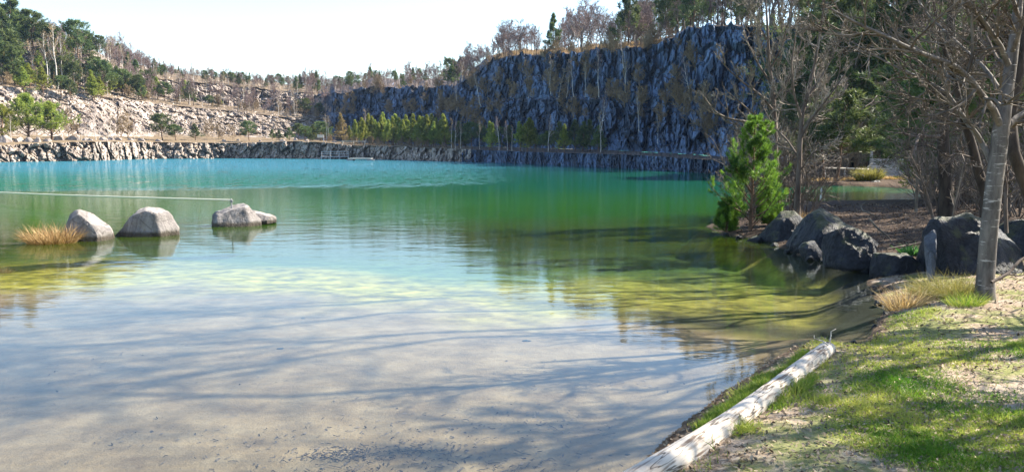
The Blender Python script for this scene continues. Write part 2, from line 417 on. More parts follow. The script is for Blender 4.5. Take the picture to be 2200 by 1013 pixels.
def ground_z(x, y):
    x = np.asarray(x, float); y = np.asarray(y, float)
    P = np.stack([x, y, np.zeros_like(x)], -1)
    s = sdist(x, y) + (.05 + .25 * ss(8, 12, y)) * fbm(P * 1.7, 3, 5) * ss(0, 3, np.hypot(x, y) - 2)
    land = .11 * (1 - np.exp(-np.maximum(s, 0) / .3)) + .035 * np.minimum(np.maximum(s, 0), 6) + .02 * np.maximum(s - 4, 0)
    land = np.minimum(land, 2.6) + .05 * fbm(P * .9, 3, 9) * ss(.2, 1.5, s) + .012 * fbm(P * 6, 2, 2)
    beach = ss(1.2, .2, x) * ss(5, 3, y)
    land = land * (1 - .75 * beach)
    dep = np.interp(y, [0, 3, 4, 6, 8, 12, 16, 20, 26, 34, 45, 70], [0, .02, .05, .11, .17, .33, .52, .75, 1.05, 1.35, 1.6, 1.9])
    dep = dep * (1 - .25 * ss(1, -6, x) * ss(22, 8, y)) 
    bed = -dep * ss(-.1, .9, -s) * (1 + .12 * fbm(P * .5, 3, 3)) - .01
    return np.where(s > 0, land, bed)

def ground():
    a = np.unique(np.concatenate([np.linspace(-180, -40, 36), np.linspace(-40, 40, 360), np.linspace(40, 180, 36)]))
    a = R(1) * a[:-1]
    r = np.concatenate([[0.6], np.geomspace(1.5, 70, 300), np.geomspace(75, 4500, 24)])
    A, Q = np.meshgrid(a, r); X = Q * np.sin(A); Y = Q * np.cos(A)
    Z = ground_z(X, Y)
    Z = np.where(Q > 75, np.where(Z > 0, np.minimum(Z, 1.0), Z) - ss(300, 900, Q) * 6, Z)
    V = np.stack([X, Y, Z], -1).reshape(-1, 3); n = len(a)
    I = np.arange(len(V)).reshape(len(r), n); J = np.roll(I, -1, 1)
    Fq = np.stack([I[:-1], J[:-1], J[1:], I[1:]], -1).reshape(-1, 4)
    V = np.concatenate([V, [[0, 0, float(ground_z(0., 0.))]]])
    Ft = np.stack([I[0], np.full(n, len(V) - 1), J[0]], -1)
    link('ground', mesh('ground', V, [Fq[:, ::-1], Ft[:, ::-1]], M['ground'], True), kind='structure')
ground()
wv = np.array([[-150, -3, 0], [60, -3, 0], [60, 215, 0], [-150, 215, 0.]])
link('water', mesh('water', wv, np.array([[0, 1, 2, 3]]), M['water']), kind='structure')

# thin spring haze over the lake
def haze():
    m, n, l, p, out = mat('haze'); n.remove(p)
    v = n.new('ShaderNodeVolumePrincipled'); v.inputs['Density'].default_value = .00012; v.inputs['Color'].default_value = (.45, .66, 1, 1); v.inputs['Anisotropy'].default_value = .2
    l.new(v.outputs[0], out.inputs['Volume'])
    V, f = box((0, 250, 22), (900, 900, 66)); o = link('haze', mesh('haze', V, f, m), kind='stuff')
haze()
# ------------------------------------------------------------------ far terrain
def tab(s): return np.array(s, float)
LV = {
 0: dict(Y=tab([(-400, 85), (0, 115), (200, 127), (330, 150), (500, 158), (700, 150), (850, 138), (1000, 118), (1100, 106), (1200, 95), (1350, 78), (1530, 62), (1640, 54), (1800, 54), (2900, 48)])),
 1: dict(py=tab([(-400, 318), (0, 312), (120, 306), (200, 304), (330, 305), (500, 307), (640, 303), (700, 306), (760, 312), (850, 314), (1000, 321), (1200, 328), (1350, 332), (1500, 341), (1640, 352)])),
 2: dict(Y=tab([(-400, 100), (0, 135), (200, 150), (330, 168), (500, 178), (690, 190), (850, 172), (1000, 148), (1100, 134), (1300, 106), (1500, 80), (1640, 68), (1800, 62), (2200, 58), (2900, 55)]),
         py=tab([(-400, 300), (0, 292), (200, 293), (500, 294), (700, 300), (1000, 314), (1300, 322), (1500, 332), (1640, 345), (2900, 345)])),
 3: dict(dY=tab([(-400, 16), (500, 14), (690, 8), (720, 2.5), (1360, 2.5), (1450, 8), (1640, 8), (1800, 3), (2900, 2.5)]),
         py=tab([(-400, 140), (0, 185), (130, 195), (250, 211), (400, 229), (500, 239), (600, 250), (690, 256), (740, 250), (850, 245), (1000, 240), (1100, 215), (1300, 214), (1400, 238), (1500, 225), (1640, 220), (1800, 190), (2900, 160)])),
 4: dict(dY=tab([(-400, 14), (500, 16), (690, 8), (720, 1.8), (2900, 1.8)]),
         dpy=tab([(-400, -14), (300, -14), (690, -9), (720, -6), (2900, -6)])),
 5: dict(dY=tab([(-400, 12), (690, 7), (720, 3.5), (2900, 3.5)]),
         py=tab([(-400, 10), (0, 92), (60, 100), (130, 112), (200, 120), (260, 148), (330, 163), (400, 178), (500, 184), (560, 190), (640, 197), (690, 202), (720, 200), (800, 190), (880, 186), (960, 188), (990, 180), (1030, 150), (1050, 131), (1100, 119), (1200, 116), (1300, 106), (1380, 104), (1400, 96), (1450, 76), (1480, 60), (1555, 57), (1700, 62), (2900, 50)])),
}
def ip(t, px): return np.interp(px, t[:, 0], t[:, 1])
def level(px, k):
    px = np.asarray(px, float)
    if k == 0:
        p = at(px, 345., ip(LV[0]['Y'], px)); p[..., 2] = -.8; return p
    if k == 1:
        Y = ip(LV[0]['Y'], px) + 1.3; return at(px, ip(LV[1]['py'], px), Y)
    Y = ip(LV[2]['Y'], px)
    if k == 2: return at(px, ip(LV[2]['py'], px), Y)
    Y = Y + ip(LV[3]['dY'], px)
    if k == 3: return at(px, ip(LV[3]['py'], px), Y)
    Y = Y + ip(LV[4]['dY'], px)
    if k == 4: return at(px, ip(LV[3]['py'], px) + ip(LV[4]['dpy'], px), Y)
    Y = Y + ip(LV[5]['dY'], px)
    nx = np.stack([px * .02, 0 * px, 0 * px], -1)
    p = at(px, ip(LV[5]['py'], px) + 5 * fbm(nx, 3, 8) + 3 * fbm(nx * 5, 2, 18), Y)
    if k == 5: return p
    q = p.copy(); r = np.hypot(p[..., 0], p[..., 1])
    e = 30. if k == 6 else 260.
    q[..., 0] *= (r + e) / r; q[..., 1] *= (r + e) / r; q[..., 2] += 4.4 if k == 6 else -14
    return q
def terr(px, s):
    k = min(int(s), 6); t = s - k
    return level(px, k) * (1 - t) + level(px, k + 1) * t

def terrain(name, px0, px1, ncol, spans, m, along=False):
    """spans: (level, rows, block amplitude, block size xyz, noise amplitude)"""
    px = np.linspace(px0, px1, ncol); rows = []; amp = []; nz = []; bs = []
    for i, (k, n, a, b, na) in enumerate(spans):
        for t in np.linspace(0, 1, n, endpoint=(i == len(spans) - 1)):
            rows.append(level(px, k) * (1 - t) + level(px, k + 1) * t)
            e = min(1, t * 6 + (.4 if i else 0))
            amp.append(a * e); nz.append(na * e); bs.append(b)
    V = np.stack(rows)
    amp = np.array(amp)[:, None]; nz = np.array(nz)[:, None]; bs = np.array(bs)[:, None, :]
    D = -V.copy(); D[..., 2] = 0; D /= np.linalg.norm(D, axis=-1, keepdims=True)
    if along:
        g_ = level(px, 2)[:, :2]; sl_ = np.concatenate([[0], np.cumsum(np.linalg.norm(np.diff(g_, axis=0), axis=1))])
        V0 = V; V = np.stack([np.broadcast_to(sl_, V.shape[:2]) + .8 * fbm(V * .3, 2, 5), 0 * V[..., 0], V[..., 2]], -1)
    c1, f1, f2 = cells(V / bs, 21); c2, g1, g2 = cells(V / (bs * .42) + 5, 31)
    if along: V = V0
    big = fbm(V * .09, 3, 41); sm = fbm(V * .8, 3, 51)
    c3, h1, h2 = cells(V / (bs * np.array([.22, .22, .16])) + 9, 61)
    off = amp * ((c1 - .5) * 1.0 + (c2 - .5) * .6 + (c3 - .5) * .3 - .4 * ss(.14, 0, f2 - f1) - .2 * ss(.14, 0, g2 - g1)) + nz * (big * 1.2 + sm * .35)
    V = V + D * off[..., None]
    V[..., 2] += amp * .12 * (c2 - .5) + nz * .35 * (sm + .6 * (c1 - .5))
    I = np.arange(V.shape[0] * ncol).reshape(V.shape[0], ncol)
    Fq = np.stack([I[:-1, :-1], I[:-1, 1:], I[1:, 1:], I[1:, :-1]], -1).reshape(-1, 4)
    tn = np.broadcast_to(sl_, V.shape[:2]).ravel() if along else None
    link(name, mesh(name, V.reshape(-1, 3), Fq, m, False, tn), kind='structure')
terrain('rocky_shore', -400, 1012, 800, [(0, 30, 1.6, (1.9, 1.9, 2.6), .5), (1, 18, .15, (2, 2, 1.5), .28)], M['shore'])
terrain('shaded_shore', 992, 1660, 420, [(0, 26, .8, (1.0, 1.0, 1.6), .3), (1, 18, .15, (2, 2, 1.5), .22)], M['cliff'], True)  # same shore wall, its shade painted by the cliff's dark blue colour
terrain('hillside', -400, 712, 560, [(2, 60, .9, (2.2, 2.2, 1.5), 1.3), (3, 16, .3, (3, 3, 2), .8), (4, 44, 1.7, (2.6, 2.6, 2.8), 1.2), (5, 10, .3, (3, 3, 3), .6), (6, 4, 0, (3, 3, 3), .5)], M['rock'])
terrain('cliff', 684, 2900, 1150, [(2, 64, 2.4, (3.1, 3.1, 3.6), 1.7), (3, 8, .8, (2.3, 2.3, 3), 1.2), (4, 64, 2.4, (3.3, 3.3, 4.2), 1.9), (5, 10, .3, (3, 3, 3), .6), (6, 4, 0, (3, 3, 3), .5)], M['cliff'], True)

# ------------------------------------------------------------------ trees
def nrm(v): return v / (np.linalg.norm(v, axis=-1, keepdims=True) + 1e-9)
def sprout(P, Rr, k, t0, t1, ang, lens, n2, up, wig, rf, r, angj=.25, even=True, rmin=.004, lenabs=None, tip=.25):
    """children of every parent polyline: P (B,n,3) -> (B*k,n2,3)"""
    B, n, _ = P.shape
    t = (np.arange(k) + (r.random((B, k)) if even else 0)) / k if even else r.random((B, k))
    u = t; t = t0 + (t1 - t0) * t
    f = t * (n - 1); i = np.minimum(f.astype(int), n - 2); w = (f - i)[..., None]
    b = np.arange(B)[:, None]
    p = P[b, i] * (1 - w) + P[b, i + 1] * w
    T = nrm(P[b, i + 1] - P[b, i])
    rad = Rr[b, i] * (1 - w[..., 0]) + Rr[b, i + 1] * w[..., 0]
    rv = r.normal(size=p.shape); sd = nrm(rv - (rv * T).sum(-1, keepdims=True) * T)
    a = (ang + angj * r.normal(size=t.shape))[..., None]
    d = np.cos(a) * T + np.sin(a) * sd
    L = np.linalg.norm(np.diff(P, axis=1), axis=-1).sum(1)[:, None] if lenabs is None else lenabs
    L = (L * (lens(u) if callable(lens) else lens * (1 - .55 * u)) * r.uniform(.7, 1.2, t.shape))[..., None]
    out = [p]
    for s in range(n2 - 1):
        d = nrm(d + np.array([0, 0, up]) + wig * r.normal(size=d.shape)); p = p + d * L / (n2 - 1); out.append(p)
    C = np.stack(out, 2).reshape(B * k, n2, 3)
    r0 = np.maximum(np.minimum(rad * rf, rad * .9), rmin).reshape(-1, 1)
    return C, r0 * np.linspace(1, tip, n2)[None] + rmin * .3

def tris(base, tip, w, r, tint):
    """slender triangles base->tip of width w"""
    s = nrm(np.cross(tip - base, r.normal(size=base.shape))) * np.asarray(w).reshape(-1, 1) * .5
    V = np.stack([base - s, base + s, tip], 1).reshape(-1, 3)
    Fq = np.arange(len(V)).reshape(-1, 3)
    return V, Fq, np.repeat(tint, 3)

def bare_parts(r, h, r0, limbs, k2, k3, spread=.75, up=.12, lean=.05, limb_len=.5, t0=.28, tw=.012, trunk=None, ang=.85):
    if trunk is None:
        n = 9; z = np.linspace(0, h, n); xy = np.cumsum(r.normal(size=(n, 2)) * h * lean * .35, 0); xy -= xy[0]
        T = np.concatenate([xy, z[:, None]], 1)[None]; TR = (r0 * np.linspace(1, .12, n) ** 1.1)[None]; TR[0, 0] *= 1.35
    else: T, TR = trunk
    A, AR = sprout(T, TR, limbs, t0, .98, ang * spread / .75, lambda u: limb_len * (1 - .62 * u), 7, up, .14, .5, r)
    Bn, BR = sprout(A, AR, k2, .18, 1.0, .75, .52, 5, up * .9, .16, .6, r, rmin=tw * .9)
    Cn, CR = sprout(Bn, BR, k3, .15, 1.0, .7, .6, 4, up * .7, .2, .6, r, rmin=tw * .7)
    tv, tf = join([tubes(T, TR, 8), tubes(A, AR, 5)])
    cv, cf = join([tubes(Bn, BR, 3, False), tubes(Cn, CR, 3, False)])
    return (tv, tf), (cv, cf)

def pine_parts(r, h, r0, whorls, per, sub, tuft, nl, nw, shape, t0=.12, ang=1.25, up=.06, width=.36, trunkp=None, subs=.55, ntip=.55):
    n = 9; z = np.linspace(0, h, n); xy = np.cumsum(r.normal(size=(n, 2)) * h * .008, 0); xy -= xy[0]
    T = np.concatenate([xy, z[:, None]], 1)[None]; TR = (r0 * np.linspace(1, .1, n))[None]
    A, AR = sprout(T, TR, whorls * per, t0, .985, ang, lambda u: width * shape(u), 6, up, .06, .35, r, .18, lenabs=h, rmin=.006)
    Bn, BR = sprout(A, AR, sub, .3, 1., .75, subs, 4, up, .08, .6, r, lenabs=None, rmin=.004)
    br = join([tubes(T, TR, 7), tubes(A, AR, 4)])
    pts = []; dirs = []
    for C in (A, Bn):
        m = C.shape[1]
        for j in range(2 if C is A else 1, m):
            pts.append(C[:, j]); dirs.append(nrm(C[:, j] - C[:, j - 1]))
        pts.append((C[:, -1] + C[:, -2]) / 2); dirs.append(nrm(C[:, -1] - C[:, -2]))
    top = T[0, -1][None]; pts.append(np.repeat(top, 3, 0)); dirs.append(np.repeat([[0, 0, 1.]], 3, 0))
    p = np.concatenate(pts); dd = np.concatenate(dirs)
    clump = np.clip(.5 + .9 * fbm(p * 1.1 / max(h / 6, .4), 2, 77) + .25 * r.normal(size=len(p)), 0, 1)
    p = np.repeat(p, tuft, 0); dd = np.repeat(dd, tuft, 0); clump = np.repeat(clump, tuft)
    d2 = nrm(dd * ntip + r.normal(size=p.shape) * .62 + np.array([0, 0, .22]))
    L = nl * r.uniform(.6, 1.15, (len(p), 1))
    V, Ft, ti = tris(p + r.normal(size=p.shape) * nl * .16, p + d2 * L, nw * r.uniform(.7, 1.3, len(p)), r, np.clip(clump + .18 * r.normal(size=len(p)), 0, 1))
    return br, (V, Ft, ti)

KIND = {}
def reg(kind, name, tm, cm, tmesh, cmesh, tintv=None):
    (tv, tf) = tmesh
    a = mesh(name + '_trunk', tv, tf, tm, True)
    b = mesh(name + '_crown', cmesh[0], cmesh[1] if isinstance(cmesh[1], list) else [cmesh[1]], cm, False, tintv)
    KIND.setdefault(kind, []).append((a, b))
for i in range(6):
    r = np.random.default_rng(100 + i)
    t, c = bare_parts(r, 7, .12, 18, 8, 7, tw=.021, spread=[.6, .85, .7, .9, .55, .8][i], limb_len=[.42, .5, .38, .55, .4, .46][i], t0=.22)
    reg('bare', 'bare_tree', M['bark'], M['twig'], t, c)
for i in range(4):
    r = np.random.default_rng(200 + i)
    t, c = bare_parts(r, 7, .085, 16, 6, 6, tw=.013, spread=.5, limb_len=.26, t0=.42, lean=.035, up=.1)
    reg('birch', 'birch_tree', M['birch_bark'], M['twig_tan'] if i % 2 else M['twig'], t, c)
for i in range(3):
    r = np.random.default_rng(230 + i)
    t, c = bare_parts(r, 2.2, .03, 24, 7, 7, tw=.015, spread=.8, limb_len=.55, t0=.04, lean=.1, up=.1)
    reg('bush', 'bare_bush', M['twig_tan'], M['twig_tan'], t, c)
cone = lambda u: (1 - u) ** 1.1 * 1.0 + .04
scots = lambda u: np.sin(np.clip(u * .8 + .22, 0, 1) * math.pi) ** .7 * .9 + .08
roundy = lambda u: np.sqrt(np.clip(1 - (1.6 * u - .55) ** 2, 0.02, 1))
for i in range(4):
    r = np.random.default_rng(300 + i)
    for kind, m, shp, wd, t0, ang in (('pine', M['pine'], scots if i % 2 else cone, .34, .28 if i % 2 else .1, 1.2),
                                 ('lime', M['pine_lime'], cone, .36, .10, 1.0)):
        t, (V, Ft, ti) = pine_parts(r, 6, .10, 10, 5, 4, 5, .40, .07, shp, t0=t0, width=wd, ang=ang, up=.1)
        reg(kind, 'pine_tree', M['pine_bark'], m, t, (V, Ft), ti)
for i in range(3):
    r = np.random.default_rng(350 + i)
    t, (V, Ft, ti) = pine_parts(r, 4.5, .13, 9, 5, 5, 6, .38, .055, (lambda u: (np.clip(1.03 - u, .03, 1) ** .7) * (.55 + .6 * r.random(u.shape))), t0=.08, width=.62, ang=1.1, up=.12)
    reg('wide', 'pine_tree', M['pine_bark'], M['pine_lime'], t, (V, Ft), ti)
    t, (V, Ft, ti) = pine_parts(r, 5.5, .08, 11, 6, 5, 5, .24, .035, cone, t0=.05, width=.28, ang=1.2, up=.08)
    reg('larch', 'larch_tree', M['bark'], M['larch'], t, (V, Ft), ti)
for i in range(3):                                # finer pines for the middle distance
    r = np.random.default_rng(380 + i)
    t, (V, Ft, ti) = pine_parts(r, 9, .15, 12, 5, 6, 9, .34, .04, scots if i < 2 else cone, t0=.12, width=.36, ang=1.3, up=.04)
    reg('dense', 'pine_tree', M['pine_bark'], M['pine'], t, (V, Ft), ti)

ORD = 'first second third fourth fifth sixth seventh eighth ninth tenth eleventh twelfth thirteenth fourteenth fifteenth sixteenth seventeenth eighteenth nineteenth twentieth'.split()
def rank(xs, i): return ORD[sorted(range(len(xs)), key=lambda j: xs[j]).index(i)]
NAMES = dict(bare=('bare_tree', 'bare tree'), birch=('birch_tree', 'birch'), bush=('bare_bush', 'bush'), pine=('pine_tree', 'pine'), lime=('pine_tree', 'pine'), wide=('pine_tree', 'pine'), larch=('larch_tree', 'larch'), dense=('pine_tree', 'pine'))
def put(kind, loc, hgt, label, group=None, r=None, lean=(0, 0), wide=1.0, var=None):
    r = r or rng; base = dict(tall=12, bare=7, birch=7, bush=2.2, pine=6, lime=6, wide=4.5, larch=5.5, dense=9)[kind]
    v = KIND[kind]; a, b = v[(int(r.integers(len(v))) if var is None else var) % len(v)]
    nm, ct = NAMES[kind]; s = hgt / base
    o = empty(nm, loc, label, ct, group, float(r.uniform(0, 6.28)), s); o.scale = (s * wide, s * wide, s)
    o.rotation_euler = (lean[0], lean[1], o.rotation_euler[2])
    link('trunk', a, o); link('crown', b, o)
    return o
def pxh(py_top, p):
    """height of a tree standing at p whose top shows at row py_top"""
    q = at(0, py_top, p[1]); return float(q[2] - p[2])

# skyline woods: rows of trees on the rims
def rim_wood(n, px0, px1, tops, kinds, label, group, seed, s0=5.0, s1=6.3):
    r = np.random.default_rng(seed); ks = list(kinds)
    for i in range(n):
        px = px0 + (px1 - px0) * (i + r.random()) / n; s = s0 + (s1 - s0) * r.random() ** 1.3
        p = terr(px, s); k = ks[int(r.integers(len(ks)))]
        h = max(2.5, pxh(np.interp(px, *zip(*tops)), p) * r.uniform(.72, 1.12)); p[2] -= .3
        lb = label[k]
        put(k, p, h, lb, group + ' (' + NAMES[k][1] + ')', r, wide=r.uniform(.9, 1.3) if k != 'pine' else r.uniform(.8, 1.0))
rim_wood(80, -60, 260, [(-60, -40), (0, 20), (150, 60), (260, 85)], ['bare', 'bare', 'birch', 'birch', 'pine', 'lime'],
         dict(bare='leafless tree in the hilltop wood above the tall pale slope', birch='white stemmed birch in the hilltop wood above the tall pale slope', pine='dark pine in the hilltop wood above the tall pale slope', lime='yellowish pine in the hilltop wood above the tall pale slope'), 'trees on the hilltop', 1)
rim_wood(105, 230, 520, [(230, 90), (260, 92), (330, 125), (400, 148), (520, 155)], ['bare', 'bare', 'bare', 'birch', 'bare', 'pine'],
         dict(bare='leafless purplish tree along the descending rim of the sunlit slope', birch='slender birch along the descending rim of the sunlit slope', pine='small dark pine along the descending rim of the sunlit slope'), 'trees on the descending rim', 2)
rim_wood(80, 500, 730, [(500, 160), (640, 162), (680, 152), (730, 172)], ['bare', 'bare', 'birch', 'bare', 'pine'],
         dict(bare='leafless tree above the rock wall at the back corner of the quarry', birch='pale birch above the rock wall at the back corner of the quarry', pine='greenish pine above the rock wall at the back corner of the quarry'), 'trees above the back corner', 3)
rim_wood(85, 715, 1010, [(715, 170), (760, 152), (860, 150), (960, 135), (1010, 110)], ['bare', 'bare', 'bare', 'birch', 'pine'],
         dict(bare='leafless tree on the low rim of the shaded cliff', birch='thin birch on the low rim of the shaded cliff', pine='dark little pine on the low rim of the shaded cliff'), 'trees on the low cliff rim', 4)
rim_wood(30, 1000, 1160, [(1000, 100), (1050, 95), (1090, 50), (1150, 55)], ['bare'],
         dict(bare='leafless tree on the rising cliff rim beside the dark conifer'), 'trees on the rising rim', 5)
rim_wood(42, 1200, 1400, [(1200, 40), (1250, 25), (1330, 30), (1400, 0)], ['bare', 'bare', 'birch'],
         dict(bare='tall leafless tree behind the grassy cliff edge', birch='tall birch behind the grassy cliff edge'), 'trees behind the grassy edge', 6)
rim_wood(52, 1380, 1800, [(1380, -30), (1480, -70), (1800, -110)], ['bare', 'bare', 'pine', 'birch'],
         dict(bare='very tall leafless tree on the highest part of the cliff', birch='very tall birch on the highest part of the cliff', pine='very tall pine on the highest part of the cliff'), 'trees on the highest cliff', 7)
# single trees of the skyline that stand out
def single(kind, px, s, top, label, wide=1.0, group=None, var=None, lean=(0, 0)):
    p = terr(px, s); p[2] -= .25; return put(kind, p, pxh(top, p), label, group, wide=wide, var=var, lean=lean)
single('pine', 1188, 5.05, 30, 'dark green conifer standing alone among bare trees on the cliff rim', .9, var=0)
single('bare', 1252, 5.05, 8, 'broad bare oak with open crown above the grassy cliff edge', 1.25, var=3)
single('bare', 1118, 5.05, 48, 'broad round crowned bare tree at the rounded shoulder of the cliff', 1.1, var=1)
single('bare', 1082, 5.1, 62, 'bare tree beside the round crowned one on the cliff shoulder', 1.0, var=2)
single('pine', 1352, 5.1, -40, 'sparse dark conifer rising out of frame above the cliff edge', .9, var=2)
single('pine', 172, 4.6, 48, 'big dark green pine on the pale slope beside white birches', 1.15, var=1)
single('pine', 30, 4.8, -20, 'tall bluish pine at the top corner of the sunlit hill', 1.2, var=0)
single('pine', 75, 4.7, 25, 'dark pine between the corner pine and the birches on the hill', 1.2, var=3)
single('pine', 8, 4.3, 20, 'shadowy pine half cut off by the edge of the photo on the hill', 1.2, var=2)
single('lime', 12, 3.6, 95, 'big yellow green pine on the slope at the edge of the photo', 1.3, var=1)
single('lime', 50, 3.5, 125, 'yellow green pine beside the big one low on the hill slope', 1.1, var=2)
single('pine', 200, 3.7, 125, 'spreading green pine below the big dark one on the slope', 1.4, var=1)
single('pine', 262, 3.5, 150, 'low wide green pine leaning over the first rock terrace', 1.5, var=3)
single('pine', 232, 3.4, 150, 'green pine tucked against the low wide one on the terrace', 1.2, var=1)
single('pine', 355, 3.5, 178, 'small olive pine on the terrace below the pale upper rocks', 1.4, var=1)
single('pine', 448, 3.5, 205, 'bushy olive pine at the foot of the dark upper rock wall', 1.6, var=3)
single('lime', 470, 3.6, 208, 'yellowish bushy pine beside the olive one under the dark upper rock wall', 1.5, var=0)
single('pine', 655, 3.4, 213, 'small green pine in the scrub below the back corner wall', 1.3, var=1)
single('pine', 685, 3.2, 222, 'thin green pine where the sunlit slope meets the shaded cliff', 1.1, var=3)
for i, (px, s, top, w) in enumerate([(100, 3.2, 70, 1), (112, 3.3, 85, 1), (122, 3.1, 55, 1.1), (137, 3.2, 70, 1), (76, 3.4, 90, 1), (160, 3.1, 130, .8), (182, 3.05, 150, .8)]):
    single('birch', px, s, top, rank([100, 112, 122, 137, 76, 160, 182], i) + ' white birch on the hill slope counting toward the big dark pine', w, 'white birches on the slope')
r_ = np.random.default_rng(19)
for i in range(26):
    px = r_.uniform(-30, 340); s = r_.uniform(3.05, 4.9); p = terr(px, s)
    put('pine' if i % 3 else 'lime', p, r_.uniform(4.5, 9.5) * (1 - .0012 * max(px, 0)), 'olive green pine among white birches on the tall pale slope' if i % 3 else 'yellow green pine among white birches on the tall pale slope', 'pines on the tall slope' if i % 3 else 'yellow green pines on the tall slope', r_, wide=r_.uniform(1.0, 1.4))
for i in range(34):
    px = r_.uniform(-30, 430); s = r_.uniform(2.7, 4.2); p = terr(px, s)
    put('lime' if i % 3 else 'pine', p, r_.uniform(3, 5.5), 'light green young pine scattered over the broken pale rocks' if i % 3 else 'dull green young pine scattered over the broken pale rocks', 'light pines on the pale rocks' if i % 3 else 'dull pines on the pale rocks', r_, wide=r_.uniform(1.0, 1.35))
for i in range(60):
    px = r_.uniform(60, 700); s = r_.uniform(3.0, 3.9) if i % 2 else r_.uniform(3.9, 5.0); p = terr(px, s)
    put('birch' if i % 3 else 'bare', p, r_.uniform(4.0, 7.5), 'tall thin birch rising from the slope between the rock terraces' if i % 3 else 'tall bare tree rising from the slope between the rock terraces', 'birches between the terraces' if i % 3 else 'bare trees between the terraces', r_, wide=.9)
r_ = np.random.default_rng(9)
for i in range(95):
    px = r_.uniform(-40, 700); s = r_.uniform(3.0, 4.2); p = terr(px, s)
    k = ['birch', 'bush', 'bush', 'bare'][int(r_.integers(4))]
    put(k, p, r_.uniform(2, 4.5) if k != 'bush' else r_.uniform(1.2, 3), dict(birch='thin pale birch growing in the scrub on the quarry terrace', bush='tan leafless bush growing in the scrub on the quarry terrace', bare='small leafless tree growing in the scrub on the quarry terrace')[k], 'scrub on the terrace (' + NAMES[k][1] + ')', r_)
# birches and scrub clinging to the shaded cliff face
for i, (px, s, top) in enumerate([(1183, 4.05, 120), (1200, 3.6, 150), (1216, 3.55, 150), (1285, 3.7, 105), (1345, 3.75, 115), (1232, 3.9, 130), (1256, 3.7, 135), (1034, 3.3, 150), (982, 3.1, 175), (1172, 3.1, 215), (1290, 2.1, 195), (1370, 2.4, 205), (1480, 3.3, 120), (1410, 2.2, 260), (1338, 4.6, 60), (1135, 3.3, 180)]):
    p = terr(px, s); p[1] -= .9
    put('birch', p, pxh(top, p), rank([1183, 1200, 1216, 1285, 1345, 1232, 1256, 1034, 982, 1172, 1290, 1370, 1480, 1410, 1338, 1135], i) + ' pale birch trunk against the shaded cliff counting from the quarry corner', 'birches on the cliff face', wide=.8, lean=(0, R(float(rng.uniform(-12, 4)))))
for i in range(110):
    px = rng.uniform(705, 1540); s = rng.uniform(2.2, 4.9); p = terr(px, s); p[1] -= .5
    put('bush', p, rng.uniform(1.2, 3.2), 'bare twiggy bush rooted in a crack of the shaded cliff', 'bushes on the shaded cliff')

gp = np.random.default_rng(77); n_ = 9000
gx = gp.uniform(1060, 1420, n_); gs = gp.uniform(5.02, 5.9, n_)
G5 = level(gx, 5); G6 = level(gx, 6); gw = (gs - 5)[:, None]; Pg = G5 * (1 - gw) + G6 * gw
for i in range(60):
    px = rng.uniform(720, 1560); p = terr(px, rng.uniform(4.85, 5.25)); p[2] -= .2
    put('bush' if i % 4 else 'bare', p, rng.uniform(1.2, 2.8), 'scrubby leafless bush along the edge of the cliff top' if i % 4 else 'stunted bare tree along the edge of the cliff top', 'scrub on the cliff edge' if i % 4 else 'stunted trees on the cliff edge')
# plateau below the cliff: sunlit young pines, the larch, shaded birches and spruces
def plat(px, t): return terr(px, 1 + t)
def plant(kind, px, t, top, label, wide=1., group=None, var=None, lean=(0, 0)):
    p = plat(px, t); p[2] -= .1; return put(kind, p, pxh(top, p), label, group, wide=wide, var=var, lean=lean)
plant('larch', 735, .30, 243, 'orange tan larch in front of the green pines above the diving platform', 1.25, var=0)
yl = [(775, 258, .3), (792, 250, .45), (812, 268, .22), (826, 247, .4), (842, 255, .28), (856, 258, .4), (868, 262, .22), (884, 258, .35), (900, 254, .45), (912, 262, .25), (926, 250, .35), (945, 262, .28), (955, 254, .22), (765, 262, .5), (805, 262, .6), (875, 252, .6), (935, 258, .55), (752, 275, .35), (897, 270, .18), (960, 262, .32), (782, 262, .2), (800, 255, .3), (819, 254, .35), (834, 262, .18), (850, 250, .35), (862, 266, .2), (879, 264, .3), (891, 250, .3), (907, 256, .2), (919, 252, .25), (931, 266, .18), (950, 250, .3), (768, 268, .25), (845, 272, .12), (915, 272, .12)]
for i, (px, top, t) in enumerate(yl):
    plant('lime', px, t, top - 4, 'sunlit yellow green young pine in the dense row under the blue cliff', .95, 'row of sunlit young pines')
for i, (px, top, t) in enumerate([(655, 272, .35), (640, 266, .5), (672, 268, .45), (690, 262, .5), (622, 275, .4), (700, 276, .35), (668, 285, .25), (600, 280, .4), (585, 278, .55)]):
    plant('pine', px, t, top, 'bushy green pine between the sunlit terrace and the larch', 1.7, 'bushy pines beside the larch')
for i, (px, top, t, w) in enumerate([(1058, 265, .12, .9), (1052, 262, .25, 1), (1118, 262, .1, 1.), (1133, 255, .15, 1.1), (1142, 260, .2, 1.)]):
    plant('lime', px, t, top, ['yellow pine with orange trunk at the edge of the shade on the ledge', 'yellow pine tucked behind the orange trunked one on the ledge', 'slim sunlit pine in the small group on the shaded ledge', 'tallest sunlit pine in the small group on the shaded ledge', 'sunlit pine at the shaded end of the small group on the ledge'][i], w)
plant('lime', 1213, .12, 268, 'lone grey green young pine on the ledge before dark conifers', 1.0)
for i, (px, top, t) in enumerate([(985, 262, .3), (1000, 270, .45), (1015, 265, .3), (1030, 270, .4), (1078, 275, .3), (1095, 270, .4), (1165, 290, .25), (1180, 282, .4), (1200, 262, .35), (1235, 258, .5), (1252, 262, .4), (1268, 258, .5), (1285, 270, .4), (1150, 275, .45)]):
    plant('pine', px, t, top, 'dark conifer in the cliff shadow on the lakeside ledge', 1.2, 'shaded conifers on the ledge')
